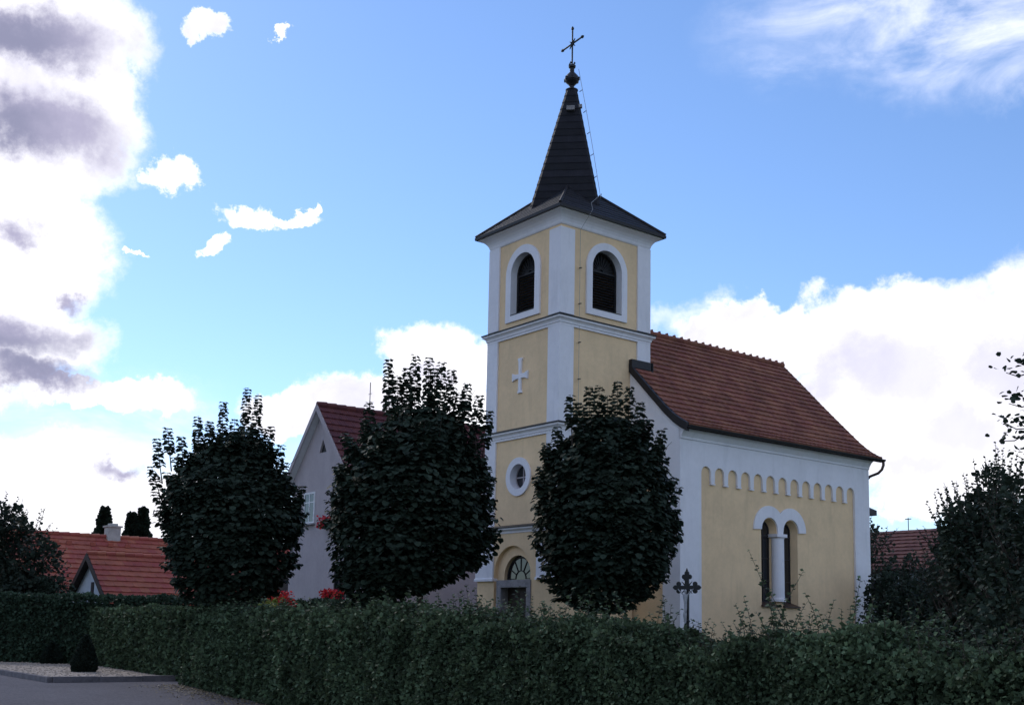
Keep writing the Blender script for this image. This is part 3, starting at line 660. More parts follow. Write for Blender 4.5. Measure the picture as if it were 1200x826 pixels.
# red-roofed house far left: long main roof and a lower front wing, both ridges along X
p0 = at(55, 625.4, 62); MV, MZ = p0.y, p0.z
h = thing('house', 'low house with long bright red tiled roofs and a small white gable, far left', 'house', (p0.x+8, MV-3, 0))
M0, M1 = p0.x-3.5, p0.x+17
rf = MB(); dk = MB()
for s1 in (-1, 1):
    path = [(0, MV, MZ), (0, MV+s1*4.6, MZ-3.3)]; tiled(rf, M0, M1, path, .42, .42); deck(dk, M0, M1, path, .15)
r1 = rf.build('roof', TILE2, h); dk.build('soffit', WOODD, r1)
q = MB()
for i in range(40): pp = Vector((M0+(M1-M0)/40*i, MV, MZ+.05)); q.tube([pp, pp+Vector(((M1-M0)/40*.95, 0, .01))], [.10, .125], 8)
q.build('ridge_tiles', TILE2, r1)
for px in (64, 81, 112, 135, 158):
    pc = at(px, 637, 61.5); q = MB(); q.obox((pc.x, MV-.75, MZ-.42), (1,0,0), (0,1,0), (0,0,1), .13, .05, .09); q.build('roof_vent', TILE2, r1)
w0 = at(102, 649, 55); WV, WZ = w0.y, w0.z; w1 = M0+15
q = MB(); q.box((M0+.4, MV-4.2, 0), (M1-.4, MV+4.2, MZ-3.1)); 
for X_ in (M0+.4, M1-.4): q.add([(X_, MV-4.2, MZ-3.1), (X_, MV+4.2, MZ-3.1), (X_, MV, MZ-.15)], [(0,1,2)])
q.build('wall', WHITEH, h)
gx = w0.x; ghw = 3.6; gs = .72
q = MB(); q.plate(Vector((gx+.3, 0, 0)), Vector((0,-1,0)), Vector((0,0,1)), [fl([(WV-ghw, 0), (WV+ghw, 0), (WV+ghw, WZ-gs*ghw-.12), (WV, WZ-.15), (WV-ghw, WZ-gs*ghw-.12)])], .3)
q.box((gx+.601, WV-ghw, 0), (gx+9, WV+ghw, WZ-gs*ghw-.15)); q.build('wing_wall', WHITEH, h)
rf = MB(); dk = MB(); vg = MB()
for s1 in (-1, 1):
    path = [(0, WV, WZ), (0, WV+s1*(ghw+.5), WZ-gs*(ghw+.5))]; tiled(rf, gx, gx+9.4, path, .42, .42); deck(dk, gx, gx+9.4, path, .14); bargeboard(vg, gx-.04, gx+.02, path, -.26, .05)
r2 = rf.build('wing_roof', TILE2, h); dk.build('soffit', WOODD, r2); vg.build('bargeboard', WOODD, r2)
q = MB()
for i in range(22): pp = Vector((gx+9.4/22*i, WV, WZ+.05)); q.tube([pp, pp+Vector((9.4/22*.95, 0, .01))], [.10, .125], 8)
q.build('ridge_tiles', TILE2, r2)
q = MB(); q.box((gx+.27, WV-.35, WZ-1.75), (gx+.33, WV+.0, WZ-1.25)); q.build('gable_window', LOUV, h)
pc = at(136, 620, 62.5); q = MB(); q.box((pc.x-.33, MV-.3, MZ-.8), (pc.x+.33, MV+.3, MZ+.55)); q.box((pc.x-.40, MV-.37, MZ+.551), (pc.x+.40, MV+.37, MZ+.63)); q.box((pc.x-.2, MV-.2, MZ+.631), (pc.x+.2, MV+.2, MZ+.75)); q.build('chimney', CHIM, r1)

# red roofed house to the right behind the church
p0 = at(1015, 624, 55); p1 = at(1150, 626, 52); 
h = thing('house', 'single storey house with weathered red roof right of the church, mostly behind bushes', 'house', (p0.x, p0.y-3, 0))
RVv, RZ = p0.y, p0.z
X = Vector((p1.x-p0.x, p1.y-p0.y, 0)).normalized(); Yn = Vector((X.y, -X.x, 0))
if Yn.dot(CAM-p0) < 0: Yn = -Yn
class Rot:
    pass
hold = MB(); tiled(hold, 0, 15, [(0, 0, RZ), (0, -3.6, RZ-2.0)], .40, .38); tiled(hold, 0, 15, [(0, 0, RZ), (0, 3.6, RZ-2.0)], .40, .38)
def turn(bm_, base): bm_.v = [tuple(Vector((base.x, base.y, 0)) + X*v[0] + Yn*(-v[1]) + Vector((0,0,v[2]))) for v in bm_.v]; bm_.f = [f[::-1] for f in bm_.f]; return bm_
base = p0 - X*4
rr3 = turn(hold, base).build('roof', TILE4, h)
q = MB(); deck(q, 0, 15, [(0, 0, RZ), (0, -3.6, RZ-2.0)], .15); deck(q, 0, 15, [(0, 0, RZ), (0, 3.6, RZ-2.0)], .15); turn(q, base).build('soffit', WOODD, rr3)
q = MB(); q.box((.3, -3.2, 0), (14.7, 3.2, RZ-1.9)); q.add([(.3,-3.2,RZ-1.9),(.3,3.2,RZ-1.9),(.3,0,RZ-.15)],[(0,1,2)]); turn(q, base).build('wall', WHITEH, h)
q = MB(); q.tube([(4+2.2, 0, RZ-.1), (4+2.2, 0, RZ+.55)], .02, 6); q.tube([(6.05, 0, RZ+.5), (6.35, 0, RZ+.5)], .02, 6); turn(q, base).build('aerial', IRON, rr3)
for i in range(4):
    q = MB(); q.box((3+i*2.8, -3.24, RZ-3.3), (4.1+i*2.8, -3.16, RZ-2.25)); wn = turn(q, base).build('window', FRAMEW, h)
    q = MB(); q.box((3.1+i*2.8, -3.26, RZ-3.2), (4.0+i*2.8, -3.235, RZ-2.35)); turn(q, base).build('pane', GLASS, wn)

# ------------------------------------------------------------------ trees
def trunk_mesh(base, top, r0, limbs, parent, name='trunk', bend=.06):
    q = MB(); b0 = Vector(base); t0 = Vector(top); pts = []; n_ = 8
    for i in range(n_+1):
        f_ = i/n_; pts.append(b0.lerp(t0, f_)+Vector((math.sin(f_*5+b0.x)*bend, math.cos(f_*4+b0.y)*bend, 0))*f_)
    q.tube(pts, [r0*(1.25 if i == 0 else 1-.75*i/n_) for i in range(n_+1)], 10)
    for (f_, dr, L, r_) in limbs:
        i = f_*n_; k_ = min(n_-1, int(i)); p = pts[k_].lerp(pts[k_+1], i-k_); dr = Vector(dr).normalized(); lp = [p]
        for j in range(1, 6): lp.append(lp[-1]+(dr+Vector((random.uniform(-.2,.2), random.uniform(-.2,.2), .10*j))).normalized()*L/5)
        q.tube(lp, [r_*(1-.16*j) for j in range(6)], 6)
        for _ in range(3):
            s0 = lp[random.randint(2, 5)]; dv = (dr+Vector((random.uniform(-.8,.8), random.uniform(-.8,.8), random.uniform(0,.9)))).normalized()
            q.tube([s0, s0+dv*L*.25, s0+dv*L*.45+Vector((0,0,L*.08))], [r_*.4, r_*.28, r_*.1], 5)
    return q.build(name, BARK, parent, smooth_=True)
def maple(label, px, dist, ybot, ytop, prof_w, shoots, seed, nleaf=15000, leaf=.135):
    """prof_w: list of (pixel row, left px, right px) read as widths of the crown at its own distance"""
    global rng; rng = np.random.default_rng(seed); random.seed(seed)
    k_ = dist/1334.8*1.02; c0 = at(px, 600, dist); zb_ = at(px, ybot, dist).z; zt_ = at(px, ytop, dist).z
    root = thing('maple_tree', label, 'tree', (c0.x, c0.y, 0), 'round maples in front of the church')
    rows = [(at(px, y_, dist).z, ((l+r_)/2-px)*k_, (r_-l)/2*k_) for y_, l, r_ in prof_w]; rows.sort()
    Z = np.array([r_[0] for r_ in rows]); O = np.array([r_[1] for r_ in rows]); Wd = np.array([r_[2] for r_ in rows])
    L_ = np.array(rt); Fw = np.array(fw)
    # filling of the crown, laid in drooping tiers
    n_ = nleaf; z = rng.uniform(zb_, Z[-1], n_*3); th_ = rng.uniform(0, 2*np.pi, n_*3); fr = rng.uniform(0, 1, n_*3)**.33
    wz = np.interp(z, Z, Wd); oz = np.interp(z, Z, O)
    keep = rng.uniform(0, 1, n_*3) < (wz/Wd.max())**1.1; z, th_, fr, wz, oz = [q_[keep][:n_] for q_ in (z, th_, fr, wz, oz)]
    dirs = np.c_[np.cos(th_), np.sin(th_), np.zeros(len(z))]
    rad_ = wz*fr; P = dirs*rad_[:, None]; P[:, 2] = z
    lump = fbm(P*1.0, seed, 2.4); hf = np.clip((z-zb_)/(Z[-1]-zb_), 0, 1); P[:, :2] *= (1+.11*lump+.07*fbm(P, seed+9, 6.)+.05*hf*np.sin(th_*13+lump*2))[:, None]
    base = np.array([c0.x, c0.y, 0]); P = P+base+L_*oz[:, None]
    tier = np.sin((P[:, 2]+.25*fbm(P, seed+3, 1.2))*2*np.pi/.34); P[:, 2] += -.05*tier
    Dr = dirs*1.0+rng.normal(size=P.shape)*.35; Dr[:, 2] -= .75
    Nn = dirs*.5+rng.normal(size=P.shape)*.25; Nn[:, 2] += .8
    S = leaf*rng.uniform(.7, 1.25, len(P))
    PP_, DD, NN, SS = [P], [Dr], [Nn], [S]
    stems = MB()
    def shoot(p, d, L, dens=15):
        m_ = max(4, int(L*dens)); p = np.array(p); d = np.array(d)/np.linalg.norm(d); pts = []
        for i in range(m_):
            f_ = (i+.5)/m_; q_ = p+d*L*f_+np.array([0, 0, .12*L*f_*f_])
            for s__ in range(5):
                t = i*1.57+s__*1.2566+rng.normal()*.25; dd = np.array([math.cos(t), math.sin(t), -.45+rng.normal()*.2]); sc = 1-.4*f_**3
                PP_.append((q_+dd*.03)[None]); DD.append(dd[None]); NN.append(np.array([[dd[0]*.4, dd[1]*.4, 1.]])); SS.append(np.array([leaf*1.28*sc*rng.uniform(.8, 1.1)]))
            pts.append(Vector(q_))
        stems.tube([Vector(p)-Vector(d)*.5]+pts, [.02]+[.012*(1-.7*i/m_) for i in range(m_)], 5)
    for (sx_, sy_, L) in shoots:
        tip = at(sx_, sy_, dist+rng.uniform(-1.0, .8)*.8); tip = np.array(tip)
        ctr = base+np.array([0, 0, (zb_+zt_)/2]); out = tip-ctr; out[:2] *= .35; out /= np.linalg.norm(out)
        out = out*.55+np.array([0, 0, .75]); out /= np.linalg.norm(out); shoot(tip-out*L*1.1, out, L)
    for _ in range(190):                      # shoots poking all over the surface
        z_ = rng.uniform(zb_+(Z[-1]-zb_)*.06, zb_+(Z[-1]-zb_)*.86); t = rng.uniform(0, 2*np.pi); w__ = np.interp(z_, Z, Wd); o__ = np.interp(z_, Z, O)
        hfac = (z_-zb_)/(Z[-1]-zb_); p = base+L_*o__+np.array([math.cos(t)*w__*.88, math.sin(t)*w__*.88, z_]); d = np.array([math.cos(t)*(1-.6*hfac), math.sin(t)*(1-.6*hfac), -.1+1.3*hfac])
        shoot(p, d, rng.uniform(.2, .45+.4*max(0, hfac-.4)))
    leaves_mesh('crown', np.concatenate(PP_), np.concatenate(DD), np.concatenate(NN), np.concatenate(SS), LMAPLE, root, wid=.66, fold=.35)
    lm = [(random.uniform(.55, .95), (math.cos(t), math.sin(t), random.uniform(.5, 1.4)), random.uniform(1.2, 2.0), .035) for t in [i*.9 for i in range(12)]]
    tr = trunk_mesh((c0.x, c0.y, 0), (c0.x, c0.y, zb_+(zt_-zb_)*.62), .11, lm, root)
    tag(stems.build('twigs', BARK, tr), kind='stuff')
T1 = [(706, 232, 300), (690, 218, 325), (660, 206, 342), (620, 200, 348), (580, 198, 342), (555, 212, 322), (535, 228, 310), (518, 248, 300), (505, 272, 292)]
S1 = [(183, 512, .7), (196, 500, .6), (232, 487, .8), (246, 492, .7), (262, 470, 1.1), (290, 455, 1.5), (303, 462, 1.3), (318, 498, .7), (335, 540, .5), (357, 568, .5), (176, 545, .6), (178, 575, .7), (185, 600, .7), (212, 510, .6), (308, 500, .6), (275, 490, .8), (330, 520, .5)]
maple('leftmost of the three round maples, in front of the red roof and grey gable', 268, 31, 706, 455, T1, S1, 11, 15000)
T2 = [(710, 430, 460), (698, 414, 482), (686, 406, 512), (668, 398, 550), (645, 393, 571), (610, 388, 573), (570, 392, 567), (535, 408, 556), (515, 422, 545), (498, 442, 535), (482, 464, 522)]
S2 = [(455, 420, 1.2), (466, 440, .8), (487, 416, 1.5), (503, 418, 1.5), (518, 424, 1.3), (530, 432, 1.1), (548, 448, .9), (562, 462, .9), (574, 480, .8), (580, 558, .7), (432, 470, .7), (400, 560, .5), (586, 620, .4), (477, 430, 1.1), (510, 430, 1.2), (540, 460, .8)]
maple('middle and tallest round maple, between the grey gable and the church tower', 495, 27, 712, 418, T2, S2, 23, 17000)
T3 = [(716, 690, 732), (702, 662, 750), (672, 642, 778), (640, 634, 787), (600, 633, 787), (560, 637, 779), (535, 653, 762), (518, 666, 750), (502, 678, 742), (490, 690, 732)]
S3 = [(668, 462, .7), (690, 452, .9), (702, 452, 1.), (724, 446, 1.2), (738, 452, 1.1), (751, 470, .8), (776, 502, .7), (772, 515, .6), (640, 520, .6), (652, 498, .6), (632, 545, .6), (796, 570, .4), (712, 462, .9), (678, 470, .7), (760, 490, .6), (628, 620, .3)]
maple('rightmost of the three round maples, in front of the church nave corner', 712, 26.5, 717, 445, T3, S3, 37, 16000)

def bushy(name, label, cat, c, r_, nleaf, leaf, mat_, seed, trunk=True, group=None, shoots=60, sL=(.3, .8), up_=.5, cut=0., lump_=.18, top=None):
    """uneven crown built of leaf clumps; c centre, r_ = (rx, ry, rz)"""
    global rng; rng = np.random.default_rng(seed); random.seed(seed)
    root = thing(name, label, cat, (c[0], c[1], 0), group); c = np.array(c); r_ = np.array(r_)
    nc_ = 60; cc_ = rnd3(nc_)*rng.uniform(.35, .95, nc_)[:, None]; cr = rng.uniform(.16, .34, nc_)
    idx = rng.integers(0, nc_, nleaf); d = rnd3(nleaf); P = cc_[idx]+d*(cr[idx]*rng.uniform(.3, 1, nleaf)**.4)[:, None]
    P = c+P*r_; P[:, 2] = np.maximum(P[:, 2], .08)
    n_out = (P-c)/r_; n_out /= np.linalg.norm(n_out, axis=1)[:, None]+1e-6
    Dr = n_out*.6+d*.5+rng.normal(size=P.shape)*.4; Dr[:, 2] -= .35; Nn = n_out*.5+rng.normal(size=P.shape)*.4; Nn[:, 2] += .6
    LP, LD, LN, LS = [P], [Dr], [Nn], [leaf*rng.uniform(.6, 1.3, nleaf)]
    tw = MB()
    for _ in range(shoots):
        dd = rnd3(1)[0]; dd[2] = abs(dd[2])*1.0-.15; p = c+dd*r_*rng.uniform(.8, 1.0); di = dd*(1-up_)+np.array([0, 0, up_+.1])+rng.normal(size=3)*.15; di /= np.linalg.norm(di); L = rng.uniform(*sL); m_ = max(4, int(L/(leaf*.55)))
        f_ = (np.arange(m_)+.5)/m_; q_ = p+di*(L*f_)[:, None]; t = np.arange(m_)*2.4; ld = np.c_[np.cos(t), np.sin(t), np.full(m_, .1)]+di*.6
        LP.append(q_); LD.append(ld); LN.append(np.tile([0, 0, 1.], (m_, 1))+rng.normal(size=(m_, 3))*.4); LS.append(leaf*(1.05-.5*f_))
        tw.tube([Vector(p-di*.3), Vector(p+di*L)], [.008+leaf*.05, .003], 4)
    leaves_mesh('crown' if trunk else 'foliage', np.concatenate(LP), np.concatenate(LD), np.concatenate(LN), np.concatenate(LS), mat_, root)
    zc_ = max(.3, c[2]-r_[2]*.3)
    lm = [(random.uniform(.35, .95), (math.cos(t), math.sin(t), random.uniform(.4, 1.2)), min(r_[0], r_[1])*random.uniform(.5, .8), .03*r_[2]**.5) for t in [i*.8 for i in range(9)]]
    tr = trunk_mesh((c[0], c[1], 0), (c[0], c[1], c[2]+r_[2]*.45), .045*r_[2]**.8+.03, lm, root, 'trunk' if trunk else 'stem')
    if shoots: tag(tw.build('twigs', BARK, tr), kind='stuff')
    return root
# far left tree behind the clipped hedge
p = at(2, 655, 51); bushy('broadleaf_tree', 'dark leafy tree at the far left in front of the red roof', 'tree', (p.x, p.y, 3.4), (2.45, 2.45, 3.1), 14000, .15, LDARK, 5, shoots=70, sL=(.4, .9))
p = at(-85, 640, 52); bushy('broadleaf_tree', 'dark leafy tree at the very left edge, mostly out of the picture', 'tree', (p.x, p.y, 3.4), (2.4, 2.4, 3.0), 5000, .17, LDARK, 6, shoots=30)
p = at(42, 690, 50); bushy('shrub', 'low dark shrub between the left tree and the small white gable', 'shrub', (p.x, p.y, 2.0), (1.5, 1.3, 1.3), 6000, .13, LDARK, 8, trunk=False, shoots=30, sL=(.2, .5))
p = at(1020, 612, 50); bushy('broadleaf_tree', 'small pale tree peeping out behind the far church corner', 'tree', (p.x-.1, p.y, 5.3), (1.0, 1.0, 1.1), 900, .12, LBUSH, 9, shoots=25, sL=(.3, .6))
# big dark bushes right of the church
p = at(1172, 640, 21); bushy('hazel_bush', 'tall dark hazel bush with loose upright shoots at the right edge', 'bush', (p.x, p.y, 2.4), (1.15, 1.2, 2.1), 22000, .085, LBUSH, 12, trunk=False, shoots=230, sL=(.4, .95), up_=.62)
p = at(1138, 640, 24); bushy('hazel_bush', 'dark rounded bush between the red roof and the tall hazel', 'bush', (p.x, p.y, 2.1), (.75, .8, 1.9), 13000, .09, LBUSH, 13, trunk=False, shoots=120, sL=(.25, .6), up_=.5)
p = at(1230, 640, 18); bushy('hazel_bush', 'dark bush cut by the right edge of the picture', 'bush', (p.x, p.y, 2.0), (1.2, 1.2, 1.9), 9000, .085, LBUSH, 14, trunk=False, shoots=70, sL=(.3, .6))
for i, (px, py, ds, rr, hh) in enumerate(((1042, 690, 38, .9, 3.9), (1068, 700, 34, .9, 3.6), (1096, 690, 30, .8, 3.6), (1050, 705, 33, .8, 3.1))):
    p = at(px, py, ds); lab = ['dark evergreen shrub close to the right corner of the church', 'dark evergreen shrub second from the church corner below the weathered roof', 'dark evergreen shrub nearest the tall hazel bushes', 'lowest dark evergreen shrub in front of the others by the church corner'][i]
    bushy('evergreen_shrub', lab, 'shrub', (p.x, p.y, hh*.5), (rr, rr, hh*.55), 9000, .09, LDARK, 30+i, trunk=False, shoots=40, sL=(.2, .5), group='dark shrubs right of the church')
# conifers behind the red roof
def conifer(label, px, ytop, dist, wpx, seed):
    global rng; rng = np.random.default_rng(seed); random.seed(seed)
    t = at(px, ytop, dist); root = thing('conifer', label, 'tree', (t.x, t.y, 0), 'slim conifers behind the red roof'); w_ = wpx*dist/1334.8/2
    n_ = 7000; z = rng.uniform(.8, t.z, n_); th_ = rng.uniform(0, 6.28, n_); rmax = np.minimum(w_*1.35, (t.z-z)*.19+.05)*(1+.30*np.sin(z*7+th_*2)); r_ = rmax*rng.uniform(.3, 1, n_)**.5
    P = np.c_[t.x+np.cos(th_)*r_, t.y+np.sin(th_)*r_, z]; Dr = np.c_[np.cos(th_), np.sin(th_), rng.uniform(.1, .9, n_)]+rng.normal(size=(n_, 3))*.3
    leaves_mesh('crown', P, Dr, rnd3(n_), rng.uniform(.16, .34, n_), LCON, root, wid=.4)
    trunk_mesh((t.x, t.y, 0), (t.x, t.y, t.z*.93), .14, [], root)
conifer('slim dark conifer just left of the chimney on the red roof', 123, 596, 72, 20, 41)
conifer('shorter of the two slim conifers right of the chimney', 155, 603, 74, 14, 42)
conifer('taller of the two slim conifers right of the chimney', 168, 597, 74, 17, 43)
# tree standing right outside the picture whose branches reach in at the right edge
rng = np.random.default_rng(51); random.seed(51)
tb = at(1380, 600, 15); root = thing('linden_tree', 'tree beyond the right edge reaching in with thin leafy branch tips against the cloud', 'tree', (tb.x, tb.y, 0))
lp, ld, ln, ls = [], [], [], []; br = MB()
for (x0, y0, x1, y1, dd) in ((1260, 420, 1179, 434, 14), (1270, 470, 1172, 514, 14), (1270, 455, 1182, 470, 14), (1262, 500, 1176, 492, 14.4), (1280, 540, 1190, 530, 14)):
    A, B = at(x0, y0, dd+.6), at(x1, y1, dd); S0 = Vector((tb.x, tb.y, A.z-.6)); pts = [S0]+[A.lerp(B, i/6)+Vector((0, 0, .10*math.sin(i))) for i in range(7)]
    br.tube(pts, [.05]+[.018*(1-i/8) for i in range(7)], 6)
    for i in range(60):
        f_ = random.random()**.8; q_ = A.lerp(B, f_); sp = .30*(1-.75*f_)
        lp.append(q_+Vector((random.gauss(0, sp), random.gauss(0, sp), random.gauss(0, sp*.45)+.03))); ld.append((random.gauss(0, 1), random.gauss(0, 1), random.gauss(-.4, .5))); ln.append((random.gauss(0, .5), random.gauss(0, .5), 1)); ls.append(random.uniform(.05, .08))
n_ = 7000; d = rnd3(n_); P = np.array([tb.x, tb.y, 6.3])+d*rng.uniform(.5, 1, n_)[:, None]*np.array([1.15, 1.15, 2.6]); lp += [tuple(v) for v in P]; ld += [tuple(v) for v in d]; ln += [(0, .2, 1)]*n_; ls += list(rng.uniform(.06, .1, n_))
leaves_mesh('crown', lp, ld, ln, ls, LMAPLE, root)
tr = trunk_mesh((tb.x, tb.y, 0), (tb.x, tb.y, 8), .13, [(random.uniform(.4, .9), (math.cos(t), math.sin(t), .8), 1.2, .04) for t in range(7)], root); br.build('branches', BARK, tr)
# yellow-green garden bush by the grey house
p = at(322, 698, 36.5); bushy('garden_bush', 'yellow green garden bush with light leaves behind the clipped hedge', 'bush', (p.x, p.y, 1.7), (.55, .55, .8), 2600, .08, LYEL, 61, trunk=False, shoots=20, sL=(.1, .25))

p = at(329, 692, 37.3); bushy('flowering_shrub', 'low shrub with red flowers just left of the grey gable, behind the hedge', 'shrub', (p.x, p.y, 2.15), (.5, .45, .5), 900, .075, PETAL, 62, trunk=False, shoots=0)
# ------------------------------------------------------------------ hedges
def hedge(label, p, q, width, h0, h1, mat_, seed, leaf=.05, dens=1500, shoots=0, wob=.07, far_scale=True, shL=(.08, .3), spec_shoots=(), group='clipped hedges', rough_=.6, prof_=None):
    global rng; rng = np.random.default_rng(seed); random.seed(seed)
    p = Vector((p[0], p[1], 0)); q = Vector((q[0], q[1], 0)); d = (q-p); L = d.length; d.normalize(); n_ = Vector((-d.y, d.x, 0))
    if n_.dot(CAM-p) < 0: n_ = -n_
    mid = (p+q)/2-n_*width/2; root = thing('hedge', label, 'hedge', (mid.x, mid.y, 0), group)
    D_, NN_, P0 = np.array(d), np.array(n_), np.array(p)
    def hgt(s_): return (np.interp(s_, prof_[0], prof_[1]) if prof_ else h0+(h1-h0)*s_/L)+rough_*(.04*np.sin(s_*1.9+seed)+.035*np.sin(s_*4.3+1)+.025*np.sin(s_*9.1+2))
    out_P, out_D, out_N, out_S = [], [], [], []
    camv = np.array(CAM)
    def face(area, sampler, nrm):
        m_ = int(area*dens); s_, t_, base_ = sampler(m_)
        dist = np.linalg.norm(base_-camv, axis=1); sc = np.clip(dist/11., 1., 2.0) if far_scale else np.ones(m_)
        keep = rng.uniform(0, 1, m_) < 1/sc**1.7; base_ = base_[keep]; sc = sc[keep]; k2 = len(base_)
        nn_ = np.tile(nrm, (k2, 1)); f_ = fbm(base_, seed+1, 2.2); f2 = fbm(base_, seed+5, 7.)
        P_ = base_+nn_*((wob*f_+.03*f2)+rng.uniform(-.16, .05, k2))[:, None]
        Dr = nn_*.6+rng.normal(size=(k2, 3))*.6; Dr[:, 2] += .15; N_ = nn_*.7+rng.normal(size=(k2, 3))*.55; N_[:, 2] += .45
        out_P.append(P_); out_D.append(Dr); out_N.append(N_); out_S.append(leaf*sc*rng.uniform(.65, 1.3, k2))
    def fr(m_):
        s_ = rng.uniform(0, L, m_); t_ = rng.uniform(0, 1, m_); z = .02+(hgt(s_)-.02)*t_; return s_, t_, P0+D_*s_[:, None]+np.c_[np.zeros(m_), np.zeros(m_), z]
    def bk(m_):
        s_, t_, b0 = fr(m_); return s_, t_, b0-NN_*width
    def tp(m_):
        s_ = rng.uniform(0, L, m_); t_ = rng.uniform(0, 1, m_); return s_, t_, P0+D_*s_[:, None]-NN_*(t_*width)[:, None]+np.c_[np.zeros(m_), np.zeros(m_), hgt(s_)]
    def en(at_):
        def f_(m_):
            t_ = rng.uniform(0, 1, m_); z = rng.uniform(0, 1, m_)*hgt(np.full(m_, at_)); return t_, z, P0+D_*at_-NN_*(t_*width)[:, None]+np.c_[np.zeros(m_), np.zeros(m_), z]
        return f_
    hm = (h0+h1)/2
    face(L*hm, fr, NN_); face(L*width*1.3, tp, np.array([0, 0, 1.])); face(L*hm*.35, bk, -NN_); face(width*hm, en(0.), -D_); face(width*hm, en(L), D_)
    tw = MB()
    sl_ = [(rng.uniform(0, L), rng.uniform(.1, .9), rng.uniform(*shL)*(.5+rng.uniform()**2), 0) for _ in range(shoots)] + [(s_, t_, l_, 1) for s_, t_, l_ in spec_shoots]
    for s_, t_, l_, big in sl_:
        b0 = P0+D_*s_-NN_*(t_*width)+np.array([0, 0, float(hgt(np.array(s_)))-.05]); sc = min(2., max(1., np.linalg.norm(b0-camv)/11.)); di = np.array([rng.normal()*.14, rng.normal()*.14, 1.]); l_ *= 1
        m_ = max(4, int(l_/(leaf*sc*.42))); f_ = (np.arange(m_)+.5)/m_; t = np.arange(m_)*2.2+rng.uniform(0, 6)+rng.normal(size=m_)*.6; f_ = np.clip(f_+rng.normal(size=m_)*.025, .02, 1); bv = rng.normal(size=2)*.22*l_; pts = b0+di*(l_*f_)[:, None]+np.c_[f_**2*bv[0], f_**2*bv[1], np.zeros(m_)]
        out_P.append(pts); out_D.append(np.c_[np.cos(t), np.sin(t), np.full(m_, .25)]+rng.normal(size=(m_, 3))*.25); out_N.append(np.c_[rng.normal(size=m_)*.5, rng.normal(size=m_)*.5, np.ones(m_)]); out_S.append(leaf*sc*(1.75-1.0*f_)*rng.uniform(.8, 1.15, m_))
        tw.tube([Vector(b0-di*.1)]+[Vector(b0+di*l_*g_+np.array([g_*g_*bv[0], g_*g_*bv[1], 0])) for g_ in (.4, .7, 1.)], [.005, .004, .003, .0015], 4)
    leaves_mesh('foliage', np.concatenate(out_P), np.concatenate(out_D), np.concatenate(out_N), np.concatenate(out_S), mat_, root, wid=.60, fold=.3, six=False)
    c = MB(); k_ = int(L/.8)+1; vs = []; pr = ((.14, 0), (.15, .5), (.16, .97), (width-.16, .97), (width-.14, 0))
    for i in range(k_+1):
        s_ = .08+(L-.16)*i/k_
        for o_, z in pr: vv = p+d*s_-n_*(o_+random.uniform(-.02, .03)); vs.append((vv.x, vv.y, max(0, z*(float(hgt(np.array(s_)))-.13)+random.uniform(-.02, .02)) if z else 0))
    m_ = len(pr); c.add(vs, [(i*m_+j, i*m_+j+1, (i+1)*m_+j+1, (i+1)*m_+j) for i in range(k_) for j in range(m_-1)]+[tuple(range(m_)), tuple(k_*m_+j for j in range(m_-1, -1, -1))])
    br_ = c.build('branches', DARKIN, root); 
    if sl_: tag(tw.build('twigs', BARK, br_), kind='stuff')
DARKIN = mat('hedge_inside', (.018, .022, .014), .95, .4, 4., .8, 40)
# long near hedge: s runs from its far left end towards the right edge of the picture
HP, HQ = (-9.12, 4.02), (-13.9, -23.0); HLn = math.dist(HP, HQ)
def s_of(px):                                 # where the sight line towards a spot meets the hedge line
    dct = at(px, 600, 1)-CAM; dx, dy = dct.x, dct.y; ex, ey = (HQ[0]-HP[0])/HLn, (HQ[1]-HP[1])/HLn
    A_ = np.array([[dx, -ex], [dy, -ey]]); t_, s_ = np.linalg.solve(A_, np.array([HP[0]-CAM.x, HP[1]-CAM.y])); return float(s_)
big = [(s_of(x_), t_, l_*1.45) for x_, t_, l_ in ((868, .5, .62), (880, .5, .45), (872, .35, .5), (948, .5, .45), (955, .4, .35), (940, .6, .3), (915, .5, .3), (830, .4, .35), (838, .5, .25), (780, .5, .3), (632, .4, .42), (640, .5, .35), (655, .5, .3), (625, .5, .3), (1040, .5, .3), (1045, .4, .38), (1060, .5, .3), (1090, .5, .36), (1100, .5, .3), (1125, .5, .28), (1190, .5, .25), (975, .5, .3), (895, .4, .25), (855, .6, .2), (1150, .4, .2), (590, .5, .3), (700, .5, .28), (850, .5, .22), (905, .6, .35))]
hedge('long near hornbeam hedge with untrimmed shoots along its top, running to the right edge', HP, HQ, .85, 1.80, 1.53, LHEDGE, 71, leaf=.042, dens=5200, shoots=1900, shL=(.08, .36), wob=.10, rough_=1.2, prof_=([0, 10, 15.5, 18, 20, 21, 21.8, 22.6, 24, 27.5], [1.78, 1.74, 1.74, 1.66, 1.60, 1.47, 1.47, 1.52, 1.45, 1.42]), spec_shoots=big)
hedge('darker hedge piece behind the gravel bed with the clipped cones', (-7.45, 21.0), (-8.55, 5.6), .8, 1.93, 1.90, LHEDGE, 73, leaf=.055, dens=1700, shoots=90, shL=(.05, .16), wob=.05)
A_, B_ = at(-40, 700, 45), at(417, 705, 38)
hedge('tall dark evenly clipped hedge at the back, ending below the grey house', (A_.x, A_.y), (B_.x, B_.y), .9, 2.40, 2.33, LHEDB, 75, leaf=.055, dens=1500, shoots=0, wob=.03)

